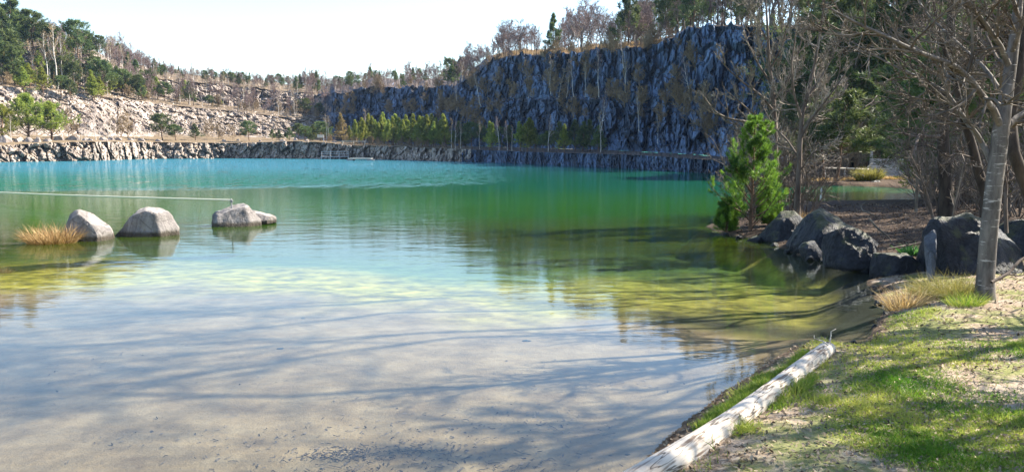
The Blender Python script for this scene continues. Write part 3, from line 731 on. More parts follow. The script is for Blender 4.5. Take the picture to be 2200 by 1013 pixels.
for i, (px, top, t) in enumerate([(702, 245, .2), (708, 250, .22), (785, 235, .5), (970, 255, .2), (978, 262, .15), (990, 258, .2), (1031, 262, .15), (1090, 262, .1), (1100, 270, .12), (1178, 250, .1), (1072, 252, .1), (1290, 240, .3), (1122, 280, .12)]):
    plant('birch', px, t, top, 'thin birch with pale stem at the brink of the lakeside ledge', .8, 'birches along the ledge')
# the sunlit ledge at the foot of the hill
plant('wide', 62, .5, 205, 'big round yellow green pine on the sunlit ledge behind boulders', 1.0, var=0)
plant('wide', 112, .42, 222, 'broad yellow green pine leaning over the boulders on the sunlit ledge', 1.15, var=1)
plant('wide', 5, .5, 228, 'round yellowish pine at the edge of the photo on the sunlit ledge', 1.0, var=2)
plant('pine', 350, .3, 247, 'dark green spreading pine with two lobes on the bare sunlit ledge', 1.5, var=1)
plant('pine', 378, .3, 268, 'low green pine touching the two lobed pine on the ledge', 1.8, var=3)
plant('pine', 420, .4, 266, 'small conical pine alone on the sunlit ledge', 1.5, var=0)
plant('pine', 536, .25, 262, 'neat green pine with a clear trunk on the bare ledge', 1.5, var=1)
for i, (px, top, t) in enumerate([(24, 245, .3), (175, 255, .35), (183, 260, .3), (206, 220, .3), (213, 250, .35), (232, 245, .4), (240, 240, .4), (248, 262, .35), (290, 255, .3), (308, 262, .3), (190, 240, .6), (262, 250, .6), (275, 245, .7), (150, 240, .7), (445, 258, .7), (470, 268, .5), (500, 270, .6)]):
    plant('birch' if i < 11 else 'bush', px, t, top, 'white birch stem among the boulders of the sunlit ledge' if i < 11 else 'tan leafless bush at the foot of the pale rock slope', .9, 'birches on the sunlit ledge' if i < 11 else 'bushes at the foot of the slope')
for i in range(26):
    px = rng.uniform(690, 1000); p = plat(px, rng.uniform(.08, .3))
    put('bush', p, rng.uniform(.8, 1.6), 'low tan bush under the row of sunlit young pines', 'bushes under the young pines')

# ------------------------------------------------------------------ boulders
def boulder(name, pts, m, label, seed, cat='boulder', group=None, sub=4, rough=.03, blocks=.012, bscale=2.0, smooth=True, loc=None, cuts=7, deep=.62):
    """pts: world points; their hull is rounded, subdivided and roughened"""
    import bmesh
    bm = bmesh.new()
    P = np.array(pts, float); c = P.mean(0); c[2] = P[:, 2].min() if loc is None else loc[2]
    for q in P - c: bm.verts.new(q)
    res = bmesh.ops.convex_hull(bm, input=bm.verts[:])
    for v in [v for v in bm.verts if not v.link_faces]: bm.verts.remove(v)
    size = float(np.ptp(P, axis=0).max())
    bmesh.ops.bevel(bm, geom=bm.edges[:], offset=size * .012, segments=1, profile=.6, affect='EDGES', clamp_overlap=True)
    bmesh.ops.triangulate(bm, faces=bm.faces[:])
    for _ in range(7):
        ed = [e for e in bm.edges if e.calc_length() > size * (.055 if sub >= 4 else .14)]
        if not ed or len(bm.verts) > 9000: break
        bmesh.ops.subdivide_edges(bm, edges=ed, cuts=1); bmesh.ops.triangulate(bm, faces=[f for f in bm.faces if len(f.verts) > 3])
    bm.normal_update()
    V = np.array([v.co for v in bm.verts]); N = np.array([v.normal for v in bm.verts])
    rc = np.random.default_rng(seed + 500); ctr = (V.min(0) + V.max(0)) / 2
    for _ in range(cuts):
        nv = rc.normal(size=3); nv[2] = abs(nv[2]) * .8 + .1; nv /= np.linalg.norm(nv); q = (V - ctr) @ nv
        dd = q.max() * rc.uniform(deep, .90); V = V - nv * np.maximum(q - dd, 0)[:, None]
    k = 1.6 / size
    cid, f1, f2 = cells((V + seed * 3.1) * k * bscale, seed)
    disp = size * (rough * 1.6 * fbm((V + seed) * k * 1.5, 4, seed) + rough * .7 * fbm((V + seed) * k * 7, 3, seed + 3) + blocks * (cid - .5) - blocks * .6 * ss(.10, 0, f2 - f1))
    V = V + N * disp[:, None]
    for v, q in zip(bm.verts, V): v.co = q
    me = bpy.data.meshes.new(name); bm.to_mesh(me); bm.free()
    me.materials.append(m); me.polygons.foreach_set('use_smooth', np.full(len(me.polygons), smooth))
    return link(name, me, None, c, label, cat, group)

def outline_boulder(sil, Y, depth, base_py=None, sink=.15, back=.55, jit=.12, seed=0):
    """points of a stone whose outline in view is sil [(px,py)], front at distance Y"""
    r = np.random.default_rng(seed); out = []
    P = np.array([at(px, py, Y + depth * .45) for px, py in sil])
    cx = P[:, 0].mean(); zb = P[:, 2].min(); zt = P[:, 2].max()
    for q in P:
        out.append(q)
        f = 1 - .45 * (q[2] - zb) / (zt - zb + 1e-6)
        for s, kk in ((-1, .45), (1, back)):
            o = q.copy(); o[0] = cx + (o[0] - cx) * (.62 + .15 * r.random()); o[2] = zb + (o[2] - zb) * (.72 + .2 * r.random()); o[1] += s * depth * kk * f; out.append(o)
    out = np.array(out)
    low = out[out[:, 2] < zb + .35 * (zt - zb)].copy(); low[:, 2] = zb - sink
    return np.concatenate([out, low])

# three stones in the shallows
boulder('boulder', outline_boulder([(132, 517), (130, 470), (160, 452), (188, 444), (215, 456), (238, 494), (241, 516), (200, 519)], 17.2, .9, seed=1), M['boulder'], 'grey domed boulder in the shallows with a dry grass tuft against it', 1, rough=.016, cuts=5, deep=.55)
boulder('boulder', outline_boulder([(243, 505), (262, 470), (282, 447), (335, 437), (352, 444), (383, 490), (376, 500), (270, 509)], 18.1, 1.0, seed=2), M['boulder'], 'pale pointed boulder in the middle of the three in the shallows', 2, rough=.016, cuts=5, deep=.55)
boulder('boulder', outline_boulder([(455, 480), (456, 462), (478, 435), (520, 432), (536, 442), (562, 472), (540, 482), (480, 486)], 20.4, 1.0, seed=3), M['boulder'], 'grey boulder in the shallows that holds the end of the rope', 3, rough=.016, cuts=5, deep=.58)
boulder('rock_slab', outline_boulder([(530, 466), (540, 450), (560, 456), (592, 464), (560, 470)], 21.0, .8, seed=4, sink=.1), M['boulder'], 'low flat stone sloping into the water behind the rope boulder', 4, 'rock', rough=.02)

# rope to the stake on the third stone
A = at(497, 430, 20.9); Bp = at(0, 409, 31.0); Bp2 = A + (Bp - A) * 2.1; Bp2[2] = .12
stk = empty('mooring_stake', (A[0], A[1], A[2] - .12), 'short rusty stake on the boulder where the rope ends', 'stake')
v, f = tubes([[0, 0, -.15], [0, 0, .12], [0, 0, .16]], [.018, .018, .016], 8); link('post', mesh('stake_post', v, f, M['metal'], True), stk)
a_ = np.linspace(0, 2 * math.pi, 13); v, f = tubes(np.stack([.035 * np.cos(a_), 0 * a_, .10 + .035 * np.sin(a_)], -1), np.full(13, .009), 6); link('ring', mesh('stake_ring', v, f, M['metal'], True), stk)
tt = np.linspace(0, 1, 60)[:, None]; rp = A + (Bp2 - A) * tt; rp[:, 2] -= .10 * np.sin(math.pi * tt[:, 0])
rp[:, 2] = np.maximum(rp[:, 2], .05)
v, f = tubes(rp, np.full(60, .026), 8)
link('rope', mesh('rope', v, f, M['rope'], True), None, None, 'long pale yellow rope stretched low over the water to the boulder', 'rope')

# dark boulders on the spit
BD = M['boulder_dark']
boulder('boulder', outline_boulder([(1632, 514), (1650, 478), (1680, 443), (1700, 446), (1728, 472), (1726, 500), (1690, 520)], 16.8, 1.1, seed=5), BD, 'pointed dark boulder beside the bright green pine', 5, rough=.03)
boulder('boulder', outline_boulder([(1690, 528), (1708, 498), (1735, 458), (1765, 446), (1800, 447), (1840, 460), (1868, 485), (1888, 525), (1880, 548), (1790, 556), (1720, 545)], 14.7, 1.7, seed=6), BD, 'largest dark domed boulder at the tip of the wooded bank', 6, rough=.035, cuts=3)
boulder('boulder', outline_boulder([(1768, 522), (1778, 500), (1812, 486), (1845, 490), (1872, 508), (1884, 534), (1872, 550), (1820, 556), (1775, 550)], 13.0, .8, seed=7), BD, 'rounded dark stone lying against the front of the domed boulder', 7, rough=.035)
boulder('boulder', outline_boulder([(1716, 532), (1730, 516), (1752, 512), (1770, 528), (1764, 546), (1730, 546)], 14.3, .5, seed=8), BD, 'small dark stone at the waterline under the domed boulder', 8, rough=.03)
boulder('rock_slab', [at(px, py, Y) for px, py, Y in [(1868, 546, 12.2), (1985, 552, 12.2), (1876, 541, 13.2), (1980, 541, 13.2), (1866, 608, 12.1), (1988, 608, 12.1), (1872, 600, 13.2), (1985, 600, 13.2)]], BD, 'flat topped stone slab like a step at the water edge', 9, 'rock', rough=.012)
boulder('boulder', outline_boulder([(1988, 592), (1985, 500), (2003, 470), (2075, 455), (2130, 460), (2165, 490), (2190, 540), (2186, 580), (2120, 606), (2030, 606)], 11.5, 1.4, seed=10, jit=.05), BD, 'huge angular boulder behind the grey tree trunk', 10, rough=.022)
boulder('boulder', [at(px, py, Y) for px, py, Y in [(1984, 470, 11.5), (1999, 474, 11.3), (2012, 548, 11.05), (2006, 606, 11.0), (1992, 606, 11.1), (1984, 540, 11.4), (2000, 560, 11.7), (2012, 500, 11.6)]], M['boulder_mid'], 'thin upright pale stone slab leaning on the huge angular boulder', 11, 'rock', rough=.01)
boulder('boulder', outline_boulder([(2150, 530), (2146, 490), (2170, 474), (2215, 472), (2240, 500), (2235, 530)], 13.2, 1., seed=12), BD, 'low dark boulder at the photo edge behind the huge one', 12, rough=.03)
boulder('rock', outline_boulder([(2122, 772), (2126, 760), (2140, 755), (2156, 762), (2160, 774)], 7.3, .16, seed=13, sink=.03), M['boulder'], 'fist sized grey stone half sunk in the turf', 13, 'stone', sub=3, rough=.02)
for i, (px, py, w) in enumerate([(602, 716, 12), (1130, 690, 13), (650, 643, 7), (1312, 966, 6), (1348, 968, 9)]):
    p = wat(px, py, 0); p[2] = float(ground_z(p[0], p[1])); s = w / F * p[1]
    q = np.array([[a * s, b * s * .7, c * s * .3] for a, b, c in [(-1, 0, 0), (1, .1, 0), (0, 1, 0), (.1, -1, 0), (.4, .4, 1), (-.4, -.3, .8), (-.5, .7, .3), (.6, -.6, .4)]]) + p
    boulder('pebble', q, BD, ['flat dark stone on the lake floor under the white reflection', 'oval dark stone on the lake floor near the tree reflection', 'small dark stone in the blue reflected water', 'small brown stone beside the end of the log', 'flat brown stone beside the log and the small one'][i], 20 + i, 'stone', sub=3, rough=.02)
# small stones along the waterline of the wooded bank
r_ = np.random.default_rng(33)
WS = [(1660, 526, 13), (1690, 540, 9), (1745, 556, 16), (1770, 562, 8), (1812, 566, 12), (1862, 580, 14), (1590, 510, 12), (1560, 503, 8), (1890, 650, 14), (1905, 672, 9), (1882, 616, 9), (1880, 700, 10), (1620, 516, 16), (1835, 735, 8), (1705, 548, 6)]
for i, (px, py, w) in enumerate(WS):
    p = wat(px, py, .02); s = w / F * p[1]
    q = np.array([[(a + .3 * r_.normal()) * s, (b + .3 * r_.normal()) * s, (c + .15 * r_.normal()) * s] for a, b, c in [(-1, -.6, -.5), (1, -.7, -.5), (.9, .7, -.5), (-.8, .8, -.5), (-.6, -.3, .4), (.5, -.4, .4), (.3, .5, .6), (-.5, .5, .4)]]) + p
    boulder('rock', q, BD, rank([-a[1] for a in WS], i) + ' small dark stone along the waterline from the log to the bright pine', 80 + i, 'stone', 'waterline stones of the wooded bank', sub=3, rough=.03)
# stones along the far ledge
r_ = np.random.default_rng(15)
spots = [(6, 300, 34), (38, 300, 26), (62, 297, 22), (80, 300, 20), (100, 298, 17), (125, 303, 26), (155, 298, 32), (185, 303, 15), (196, 297, 13), (220, 300, 15), (236, 297, 18), (255, 298, 18), (280, 300, 14), (305, 301, 16), (341, 303, 14), (480, 303, 11), (511, 304, 10), (558, 304, 9), (606, 300, 10), (634, 299, 12), (660, 303, 12), (720, 304, 12)]
for i, (px, py, w) in enumerate(spots):
    p = plat(px, r_.uniform(.1, .35)); s = w / F * p[1] * .55
    q = np.array([[(a + .25 * r_.normal()) * s, (b + .2 * r_.normal()) * s, (c + .15 * r_.normal()) * s] for a, b, c in [(-1, -.6, -.2), (1, -.7, -.2), (.9, .7, -.2), (-.8, .8, -.2), (-.6, -.3, .6), (.5, -.4, .7), (.3, .5, .9), (-.5, .5, .6)]]) + p
    boulder('boulder', q, M['rock'], ORD[i] + ' angular boulder on the sunlit ledge counting from the photo edge' if i < 15 else ORD[i - 15] + ' stone block on the bare ledge counting toward the bathing platform', 40 + i, 'boulder', 'boulders on the sunlit ledge' if i < 15 else 'blocks on the bare ledge', sub=3, rough=.03, smooth=False)

# ------------------------------------------------------------------ far shore structures
def part(name, lst, m, parent, smooth=False):
    v, f = join(lst); return link(name, mesh(name, v, f, m, smooth), parent)
p0 = at(722, 340, 147.3); p0[2] = 0
dk = empty('bathing_platform', p0, 'small wooden bathing platform with railing at the foot of the far rocks', 'platform')
part('deck', [box((0, 0, .45), (5.2, 2.0, .12))], M['plank'], dk)
for x in (-2.4, -.8, .8, 2.4): part('post', [box((x, -.9, .0), (.16, .16, 1.2))], M['plank'], dk)
for x in (-2.4, -.8, .8, 2.4): part('railing_post', [box((x, -.9, .95), (.08, .08, .95))], M['plank'], dk)
part('railing', [box((0, -.98, 1.38), (5.0, .07, .10)), box((0, -.98, .95), (5.0, .06, .08))], M['plank'], dk)
part('steps', [box((2.9 + .35 * i, .5, .5 + .22 * i), (.4, .8, .07)) for i in range(5)] + [box((3.6, .08, .85), (1.9, .06, .14), 0, -.56)], M['plank_pale'], dk)
p1 = at(775, 344, 131); p1[2] = 0
rf = empty('raft', p1, 'low pale raft floating below the far rock wall', 'raft')
part('deck', [box((0, 0, .28), (3.6, 1.8, .10))], M['float'], rf)
for x in (-1.6, 1.6): part('float', [box((x, 0, .1), (1.0, 1.9, .24))], M['metal'], rf)
part('deck_rail', [box((0, -1.03, .36), (3.7, .08, .12)), box((0, 1.03, .36), (3.7, .08, .12))], M['float'], rf)
p2 = plat(690, .06)
sg = empty('board_sign', p2, 'blank wooden board on a post above the bathing platform', 'sign')
part('post', [box((.5, 0, .6), (.10, .10, 1.6))], M['plank'], sg); part('board', [box((-.1, -.08, 1.1), (1.2, .05, .55))], M['plank_pale'], sg)
p3 = plat(760, .05)
fn = empty('handrail', p3, 'pale timber handrail along the ledge beside the larch', 'railing')
for x in (-2, 0, 2): part('post', [box((x, 0, .3), (.10, .10, .9))], M['plank_pale'], fn)
part('rail', [box((0, -.09, .68), (4.6, .06, .10))], M['plank_pale'], fn)

# plank fence beyond the inlet
Yf = 46.5; q0 = at(1871, 385, Yf); gz = float(ground_z(q0[0], q0[1]))
fe = empty('plank_fence', (q0[0], Yf, gz), 'weathered grey plank fence on the bank beyond the inlet', 'fence')
for i, x in enumerate((0, 1.35, 2.7, 3.9)): part('post', [box((x, .08, .55 if i else .75), (.12, .12, 1.2 if i else 1.6))], M['plank'], fe)
for i in range(6): part('plank', [box((1.95, -.01 - .004 * (i % 2), .16 + .165 * i), (4.0, .035, .145), 0, .008 * ((i * 7) % 3 - 1))], M['plank'], fe)
part('brace', [box((-.35, .0, .42), (.09, .07, 1.15), 0, .75)], M['plank_pale'], fe)
q1 = at(1768, 372, 47.); gz1 = float(ground_z(q1[0], q1[1]))
lr = empty('log_rail', (q1[0], 47, gz1), 'low rail of peeled logs beside the grey plank fence', 'railing')
v, f = tubes([[0, 0, .62], [1.4, .02, .6], [2.7, 0, .55]], [.05, .055, .045], 8); link('rail', mesh('rail', v, f, M['plank_pale'], True), lr)
for x in (.15, 1.3, 2.5):
    v, f = tubes([[x, .1, -.2], [x, .1, .62]], [.05, .045], 8); link('post', mesh('post', v, f, M['plank'], True), lr)
q2 = wat(1763, 430); v, f = tubes([[0, 0, -1.0], [.01, 0, .2], [.03, 0, .48]], [.045, .042, .036], 8)
link('pale_stake', mesh('pale_stake', v, f, M['paint'], True), None, q2, 'whitish stake standing upright in the inlet water', 'stake')
for i, (px, py, w) in enumerate([(1880, 396, 18), (1990, 388, 20), (1935, 398, 10), (1850, 400, 8)]):
    p = at(px, py, 43.5); p[2] = .05; s = w / F * 43.5
    r2 = np.random.default_rng(60 + i)
    q = np.array([[(a + .2 * r2.normal()) * s, (b + .2 * r2.normal()) * s, (c + .12 * r2.normal()) * s * .8] for a, b, c in [(-1, -.6, -.4), (1, -.7, -.4), (.9, .7, -.4), (-.8, .8, -.4), (-.6, -.3, .5), (.5, -.4, .6), (.3, .5, .8), (-.5, .5, .5)]]) + p
    boulder('rock', q, BD, ['dark block of stone at the back shore of the inlet under the yellow bush', 'pale topped stone at the closed end of the inlet', 'small stone between the block and the inlet end', 'small dark stone at the open end of the inlet'][i], 60 + i, 'rock', sub=3, rough=.03)

# ------------------------------------------------------------------ log
def log():
    L0 = np.array([*wat(1781, 748, .12)[:2], .125]); L1 = np.array([*wat(1418, 1013, .10)[:2], .11])
    dv = L1 - L0; L1 = L1 + dv * .22
    n = 90; m = 36; t = np.linspace(0, 1, n)[:, None]
    C = L0 + (L1 - L0) * t; C[:, 0] += .05 * np.sin(t[:, 0] * 4.2); C[:, 2] += .012 * np.sin(t[:, 0] * 7)
    Rr = np.interp(t[:, 0], [0, .01, .03, .5, 1], [.058, .072, .078, .085, .098])
    ax = nrm(L1 - L0); X = nrm(np.cross(ax, [0, 0, 1.])); Z = np.cross(X, ax)
    a = np.arange(m) * 2 * math.pi / m
    ring = np.cos(a)[:, None] * X + np.sin(a)[:, None] * Z
    q = np.stack(np.broadcast_arrays(t * 3.2, np.cos(a)[None] * 1.0, np.sin(a)[None] * 1.0), -1)
    grain = fbm(q * np.array([1.2, 4, 4]), 4, 3); crack = np.abs(fbm(q * np.array([.45, 3.0, 3.0]), 2, 8))
    rad = Rr[:, None] * (1 + .06 * fbm(q * np.array([1, 1.2, 1.2]), 2, 1) + .035 * grain - .20 * ss(.045, 0, crack))
    V = (C[:, None] + ring[None] * rad[..., None]).reshape(-1, 3)
    I = np.arange(n * m).reshape(n, m); J = np.roll(I, -1, 1)
    Fq = np.stack([I[:-1], I[1:], J[1:], J[:-1]], -1).reshape(-1, 4)
    o = L0.copy()
    root = empty('driftwood_log', L0, 'bleached bare log lying along the edge of the grassy bank', 'log')
    rot = math.atan2(ax[1], ax[0]); root.rotation_euler = (0, 0, rot)
    c, s = math.cos(-rot), math.sin(-rot)
    def loc(V):
        V = V - L0; return np.stack([V[:, 0] * c - V[:, 1] * s, V[:, 0] * s + V[:, 1] * c, V[:, 2]], -1)
    link('body', mesh('log_body', loc(V), Fq, M['log'], True), root)
    ev = V[:m] - ax * .001; cen = ev.mean(0)
    inner = cen + (ev - cen) * .55 - ax * .012
    E = np.concatenate([ev, inner, [cen - ax * .014]])
    k = np.arange(m); k2 = (k + 1) % m
    link('cut_end', mesh('log_cut_end', loc(E), [np.stack([k, k2, k2 + m, k + m], -1), np.stack([k + m, k2 + m, np.full(m, 2 * m)], -1)], M['logend'], True), root)
    r = np.random.default_rng(5)
    for i, (t_, h) in enumerate([(.045, .14), (.06, .1)]):
        b = L0 + (L1 - L0) * t_ - X * .06 + np.array([0, 0, .09])
        p = np.cumsum(np.concatenate([[b], r.normal(size=(4, 3)) * [.025, .02, .01] + [(-1 if i else 1) * .01, .01, h / 4]]), 0)
        v, f = tubes(p, np.linspace(.008, .003, 5), 6); link('stub', mesh('log_stub', loc(v), f, M['log'], True), root)
    return L0, L1, X
L0, L1, LX = log()

# ------------------------------------------------------------------ grass and litter
def blades(P, h, w, r, tint, lean=.5, bend=None):
    d = r.normal(size=P.shape) * lean; d[:, 2] = 1; d = nrm(d)
    if bend is not None: d = nrm(d + bend)
    mid = P + d * (h * .55)[:, None]; d2 = nrm(d + r.normal(size=P.shape) * lean * .7 * np.array([1, 1, .3]) - np.array([0, 0, .25])); tip = mid + d2 * (h * .45)[:, None]
    s = nrm(np.cross(d, r.normal(size=P.shape))) * (w * .5)[:, None]
    V = np.stack([P - s, P + s, mid + s * .75, mid - s * .75, tip], 1).reshape(-1, 3)
    b = np.arange(len(P))[:, None] * 5
    return V, [b + np.array([[0, 1, 2, 3]]), b + np.array([[3, 2, 4]])], np.repeat(tint, 5)

def bank_points(n, r, ymax=13.5):
    y = 3.2 + (ymax - 3.2) * r.random(n) ** 1.5; x = r.uniform(.12, 1, n) * y * .76
    s = sdist(x, y); return x, y, s
r = np.random.default_rng(3)
x, y, s = bank_points(460000, r)
P3 = np.stack([x, y, np.zeros_like(x)], -1)
den = ss(-.12, .22, fbm(P3 * 1.1, 3, 90) + .22 * fbm(P3 * 5, 2, 91))
for (px, py, rad) in [(1560, 975, .55), (1640, 985, .4), (2160, 820, .7), (1700, 900, .35), (1760, 800, .4), (2090, 770, .5)]:
    c = wat(px, py, .15); den *= 1 - .93 * ss(rad, rad * .4, np.hypot(x - c[0], (y - c[1]) * .8))
for (px, py, rad) in [(1650, 850, .22), (1720, 800, .2), (1880, 890, .35), (1960, 740, .8), (2050, 930, .9), (1580, 905, .15)]:
    c = wat(px, py, .15); den = np.maximum(den, .95 * ss(rad, rad * .5, np.hypot(x - c[0], (y - c[1]) * .8)))
den *= ss(.02, .2, s) * ss(12.5, 10, y) * (1 - ss(9.2, 10, y) * .8)
ax2 = nrm((L1 - L0)[:2]); tl = (x - L0[0]) * ax2[0] + (y - L0[1]) * ax2[1]; dl = np.abs((x - L0[0]) * ax2[1] - (y - L0[1]) * ax2[0])
den[(tl > -.02) & (dl < .10)] = 0
k = r.random(len(x)) < den * .8
x, y, s, P3, dlk, tlk = x[k], y[k], s[k], P3[k], dl[k], tl[k]
h = r.uniform(.02, .05, len(x)) * (1 + .8 * ss(.1, .6, fbm(P3 * 2.3, 2, 95))) * (1 + 1.0 * ((tlk > 0) & (dlk < .24)))
gt = np.clip(.5 + 1.0 * fbm(P3 * 1.6, 3, 96) + .22 * r.normal(size=len(x)), 0, 1)
P3[:, 2] = ground_z(x, y) - .004
V, Fs, ti = blades(P3, h, r.uniform(.003, .0065, len(x)), r, gt, .75)
link('grass', mesh('grass', V, Fs, M['grass'], False, ti), kind='stuff')
# mossy fringe on the water side of the log
n = 9000; t = r.uniform(.06, .62, n); off = r.uniform(.09, .24, n) * (.7 + .5 * fbm(np.stack([t * 20, t * 0, t * 0], -1), 2, 4))
side = np.sign(LX[0]) * -1
Pf = L0 + (L1 - L0) * t[:, None] + LX * (side * off)[:, None]; Pf[:, 2] = np.maximum(ground_z(Pf[:, 0], Pf[:, 1]), -.01) + .0
V, Fs, ti = blades(Pf, r.uniform(.04, .11, n), r.uniform(.004, .008, n), r, np.clip(r.normal(.35, .25, n), 0, 1), .55)
link('fringe_grass', mesh('fringe_grass', V, Fs, M['grass'], False, ti), kind='stuff')
# leaf litter on the bank
def flakes(P, size, r, tint, tilt=.5):
    u = nrm(r.normal(size=P.shape) * [1, 1, tilt]); w = nrm(np.cross(u, r.normal(size=P.shape) * [tilt, tilt, 1] + [0, 0, 1.]))
    a = size[:, None]
    V = np.stack([P - u * a, P - w * a * .45 + u * a * .1, P + u * a, P + w * a * .45 - u * a * .1 + [0, 0, .003]], 1).reshape(-1, 3)
    return V, [np.arange(len(V)).reshape(-1, 4)], np.repeat(tint, 4)
x, y, s = bank_points(45000, r, 26); k = (s > .0) & (r.random(len(x)) < .75); x, y = x[k], y[k]
P3 = np.stack([x, y, ground_z(x, y) + .012], -1)
V, Fs, ti = flakes(P3, r.uniform(.007, .020, len(x)) * (1 + .05 * y), r, np.clip(r.normal(.5, .3, len(x)) - .42 * ss(10, 12, y), 0, 1))
link('leaf_litter', mesh('leaf_litter', V, Fs, M['leaf'], False, ti), kind='stuff')
n = 5200; y = r.uniform(4.2, 10, n) ** .9 * 1.12; x = r.uniform(-.6, .42, n) * y; P3 = np.stack([x, y, 0 * x], -1)
g = fbm(P3 * 1.4, 3, 61); k = (sdist(x, y) < -.05) & (r.random(n) < ss(-.05, .45, g) * ss(9.5, 4.5, y)); x, y = x[k], y[k]
V, Fs, ti = flakes(np.stack([x, y, ground_z(x, y) + .008], -1), r.uniform(.006, .022, len(x)), r, r.random(len(x)), .25)
link('sunken_leaves', mesh('sunken_leaves', V, Fs, M['sunk'], False, ti), kind='stuff')
# debris mats of twigs near the beach edge
bits = []
for cx, cy, nn, sp in [(735, 950, 150, .16), (870, 940, 100, .2), (1000, 985, 110, .38), (620, 1000, 90, .45), (1100, 975, 50, .3), (1010, 900, 60, .5), (830, 1005, 90, .4)]:
    c = wat(cx, cy); px_ = r.normal(c[0], sp, nn); py_ = r.normal(c[1], sp * .5, nn); b0 = np.stack([px_, py_, ground_z(px_, py_) + .01], -1)
    dd = r.normal(size=(nn, 3)) * [.03, .03, .004] * r.uniform(.3, 1.6, (nn, 1)); P = np.stack([b0, b0 + dd * .5 + r.normal(size=(nn, 3)) * .004, b0 + dd], 1)
    bits.append(tubes(P, np.full((nn, 3), .003), 3, False))
v, f = join(bits); link('sunken_twig_debris', mesh('sunken_twig_debris', v, f, M['sunk'], False, np.full(len(v), .15)), kind='stuff')

def tuft(name, c, n, hgt, rad, m, label, cat, r, lean=.6, w=.008, bend=None):
    a = r.uniform(0, 6.28, n); q = rad * np.sqrt(r.random(n))
    P = np.stack([q * np.cos(a), q * np.sin(a) * .7, np.zeros(n)], -1)
    P[:, 2] = ground_z(P[:, 0] + c[0], P[:, 1] + c[1]) - c[2] if rad < .4 else 0
    out = np.stack([np.cos(a), np.sin(a), np.zeros(n)], -1) * (q / rad)[:, None] * lean
    V, Fs, ti = blades(P, hgt * r.uniform(.5, 1.1, n), np.full(n, w) * r.uniform(.6, 1.3, n), r, r.random(n), lean * .45, out if bend is None else out + bend)
    return link(name, mesh(name, V, Fs, m, False, ti), None, c, label, cat)
V, Fs, ti = blades(Pg, gp.uniform(.25, .6, n_), np.full(n_, .05), gp, gp.random(n_), .5)
link('rim_grass', mesh('rim_grass', V, Fs, M['dry'], False, ti), kind='stuff')
c = wat(112, 521); tuft('dry_grass_tuft', (c[0], c[1], -.02), 800, .52, .48, M['dry'], 'golden dry grass tuft in the water against the domed boulder', 'grass tuft', r, .9, .012)
c = wat(-5, 532); tuft('dry_grass_tuft', (c[0], c[1], -.02), 200, .18, .22, M['dry'], 'tip of a dry grass tuft at the photo edge in the shallows', 'grass tuft', r, .9, .01)
c = at(1945, 655, 9.7); z = float(ground_z(c[0], c[1])); tuft('dry_grass_tuft', (c[0], c[1], z - .02), 300, .38, .20, M['dry'], 'spiky straw coloured grass tuft below the stone slab', 'grass tuft', r, 1.1, .006)
c = at(2035, 640, 10.2); z = float(ground_z(c[0], c[1])); tuft('sedge_tuft', (c[0], c[1], z - .02), 1500, .36, .38, M['sedge'], 'drooping yellow green sedge clump before the huge boulder', 'grass tuft', r, 1.4, .005, np.array([-.3, -.2, 0]))
c = at(2075, 672, 9.4); z = float(ground_z(c[0], c[1])); tuft('grass_tuft', (c[0], c[1], z - .01), 420, .22, .2, M['grass'], 'fresh bright green grass tuft at the foot of the grey trunk', 'grass tuft', r, .9, .005)
c = at(1730, 448, 19.5); z = float(ground_z(c[0], c[1])); tuft('dry_grass_tuft', (c[0], c[1], z), 300, .4, .35, M['dry'], 'pale dry grass tuft between the domed boulder and the inlet', 'grass tuft', r, .8, .008)
c = at(1958, 515, 14.0); z = float(ground_z(c[0], c[1])); tuft('fern_sprig', (c[0], c[1], z + .05), 90, .28, .14, M['fern'], 'small green leafy sprig beside the huge boulder', 'plant', r, 1.0, .03)
c = at(1865, 385, 44.5); z = float(ground_z(c[0], c[1])); tuft('yellow_bush', (c[0], c[1], z), 900, .85, .6, M['sedge'], 'yellow green bush on the back shore of the inlet before the fence', 'bush', r, .7, .03)
for px, n in ((1800, 500), (1835, 500), (1930, 600), (1770, 400)):
    c = at(px, 386, 45.5); z = float(ground_z(c[0], c[1])); o = tuft('dry_grass_patch', (c[0], c[1], z - .03), n, .25, 1.0, M['dry'], 'patch of sunlit golden grass on the shore beyond the inlet', 'grass tuft', r, .9, .03); o['group'] = 'golden grass beyond the inlet'

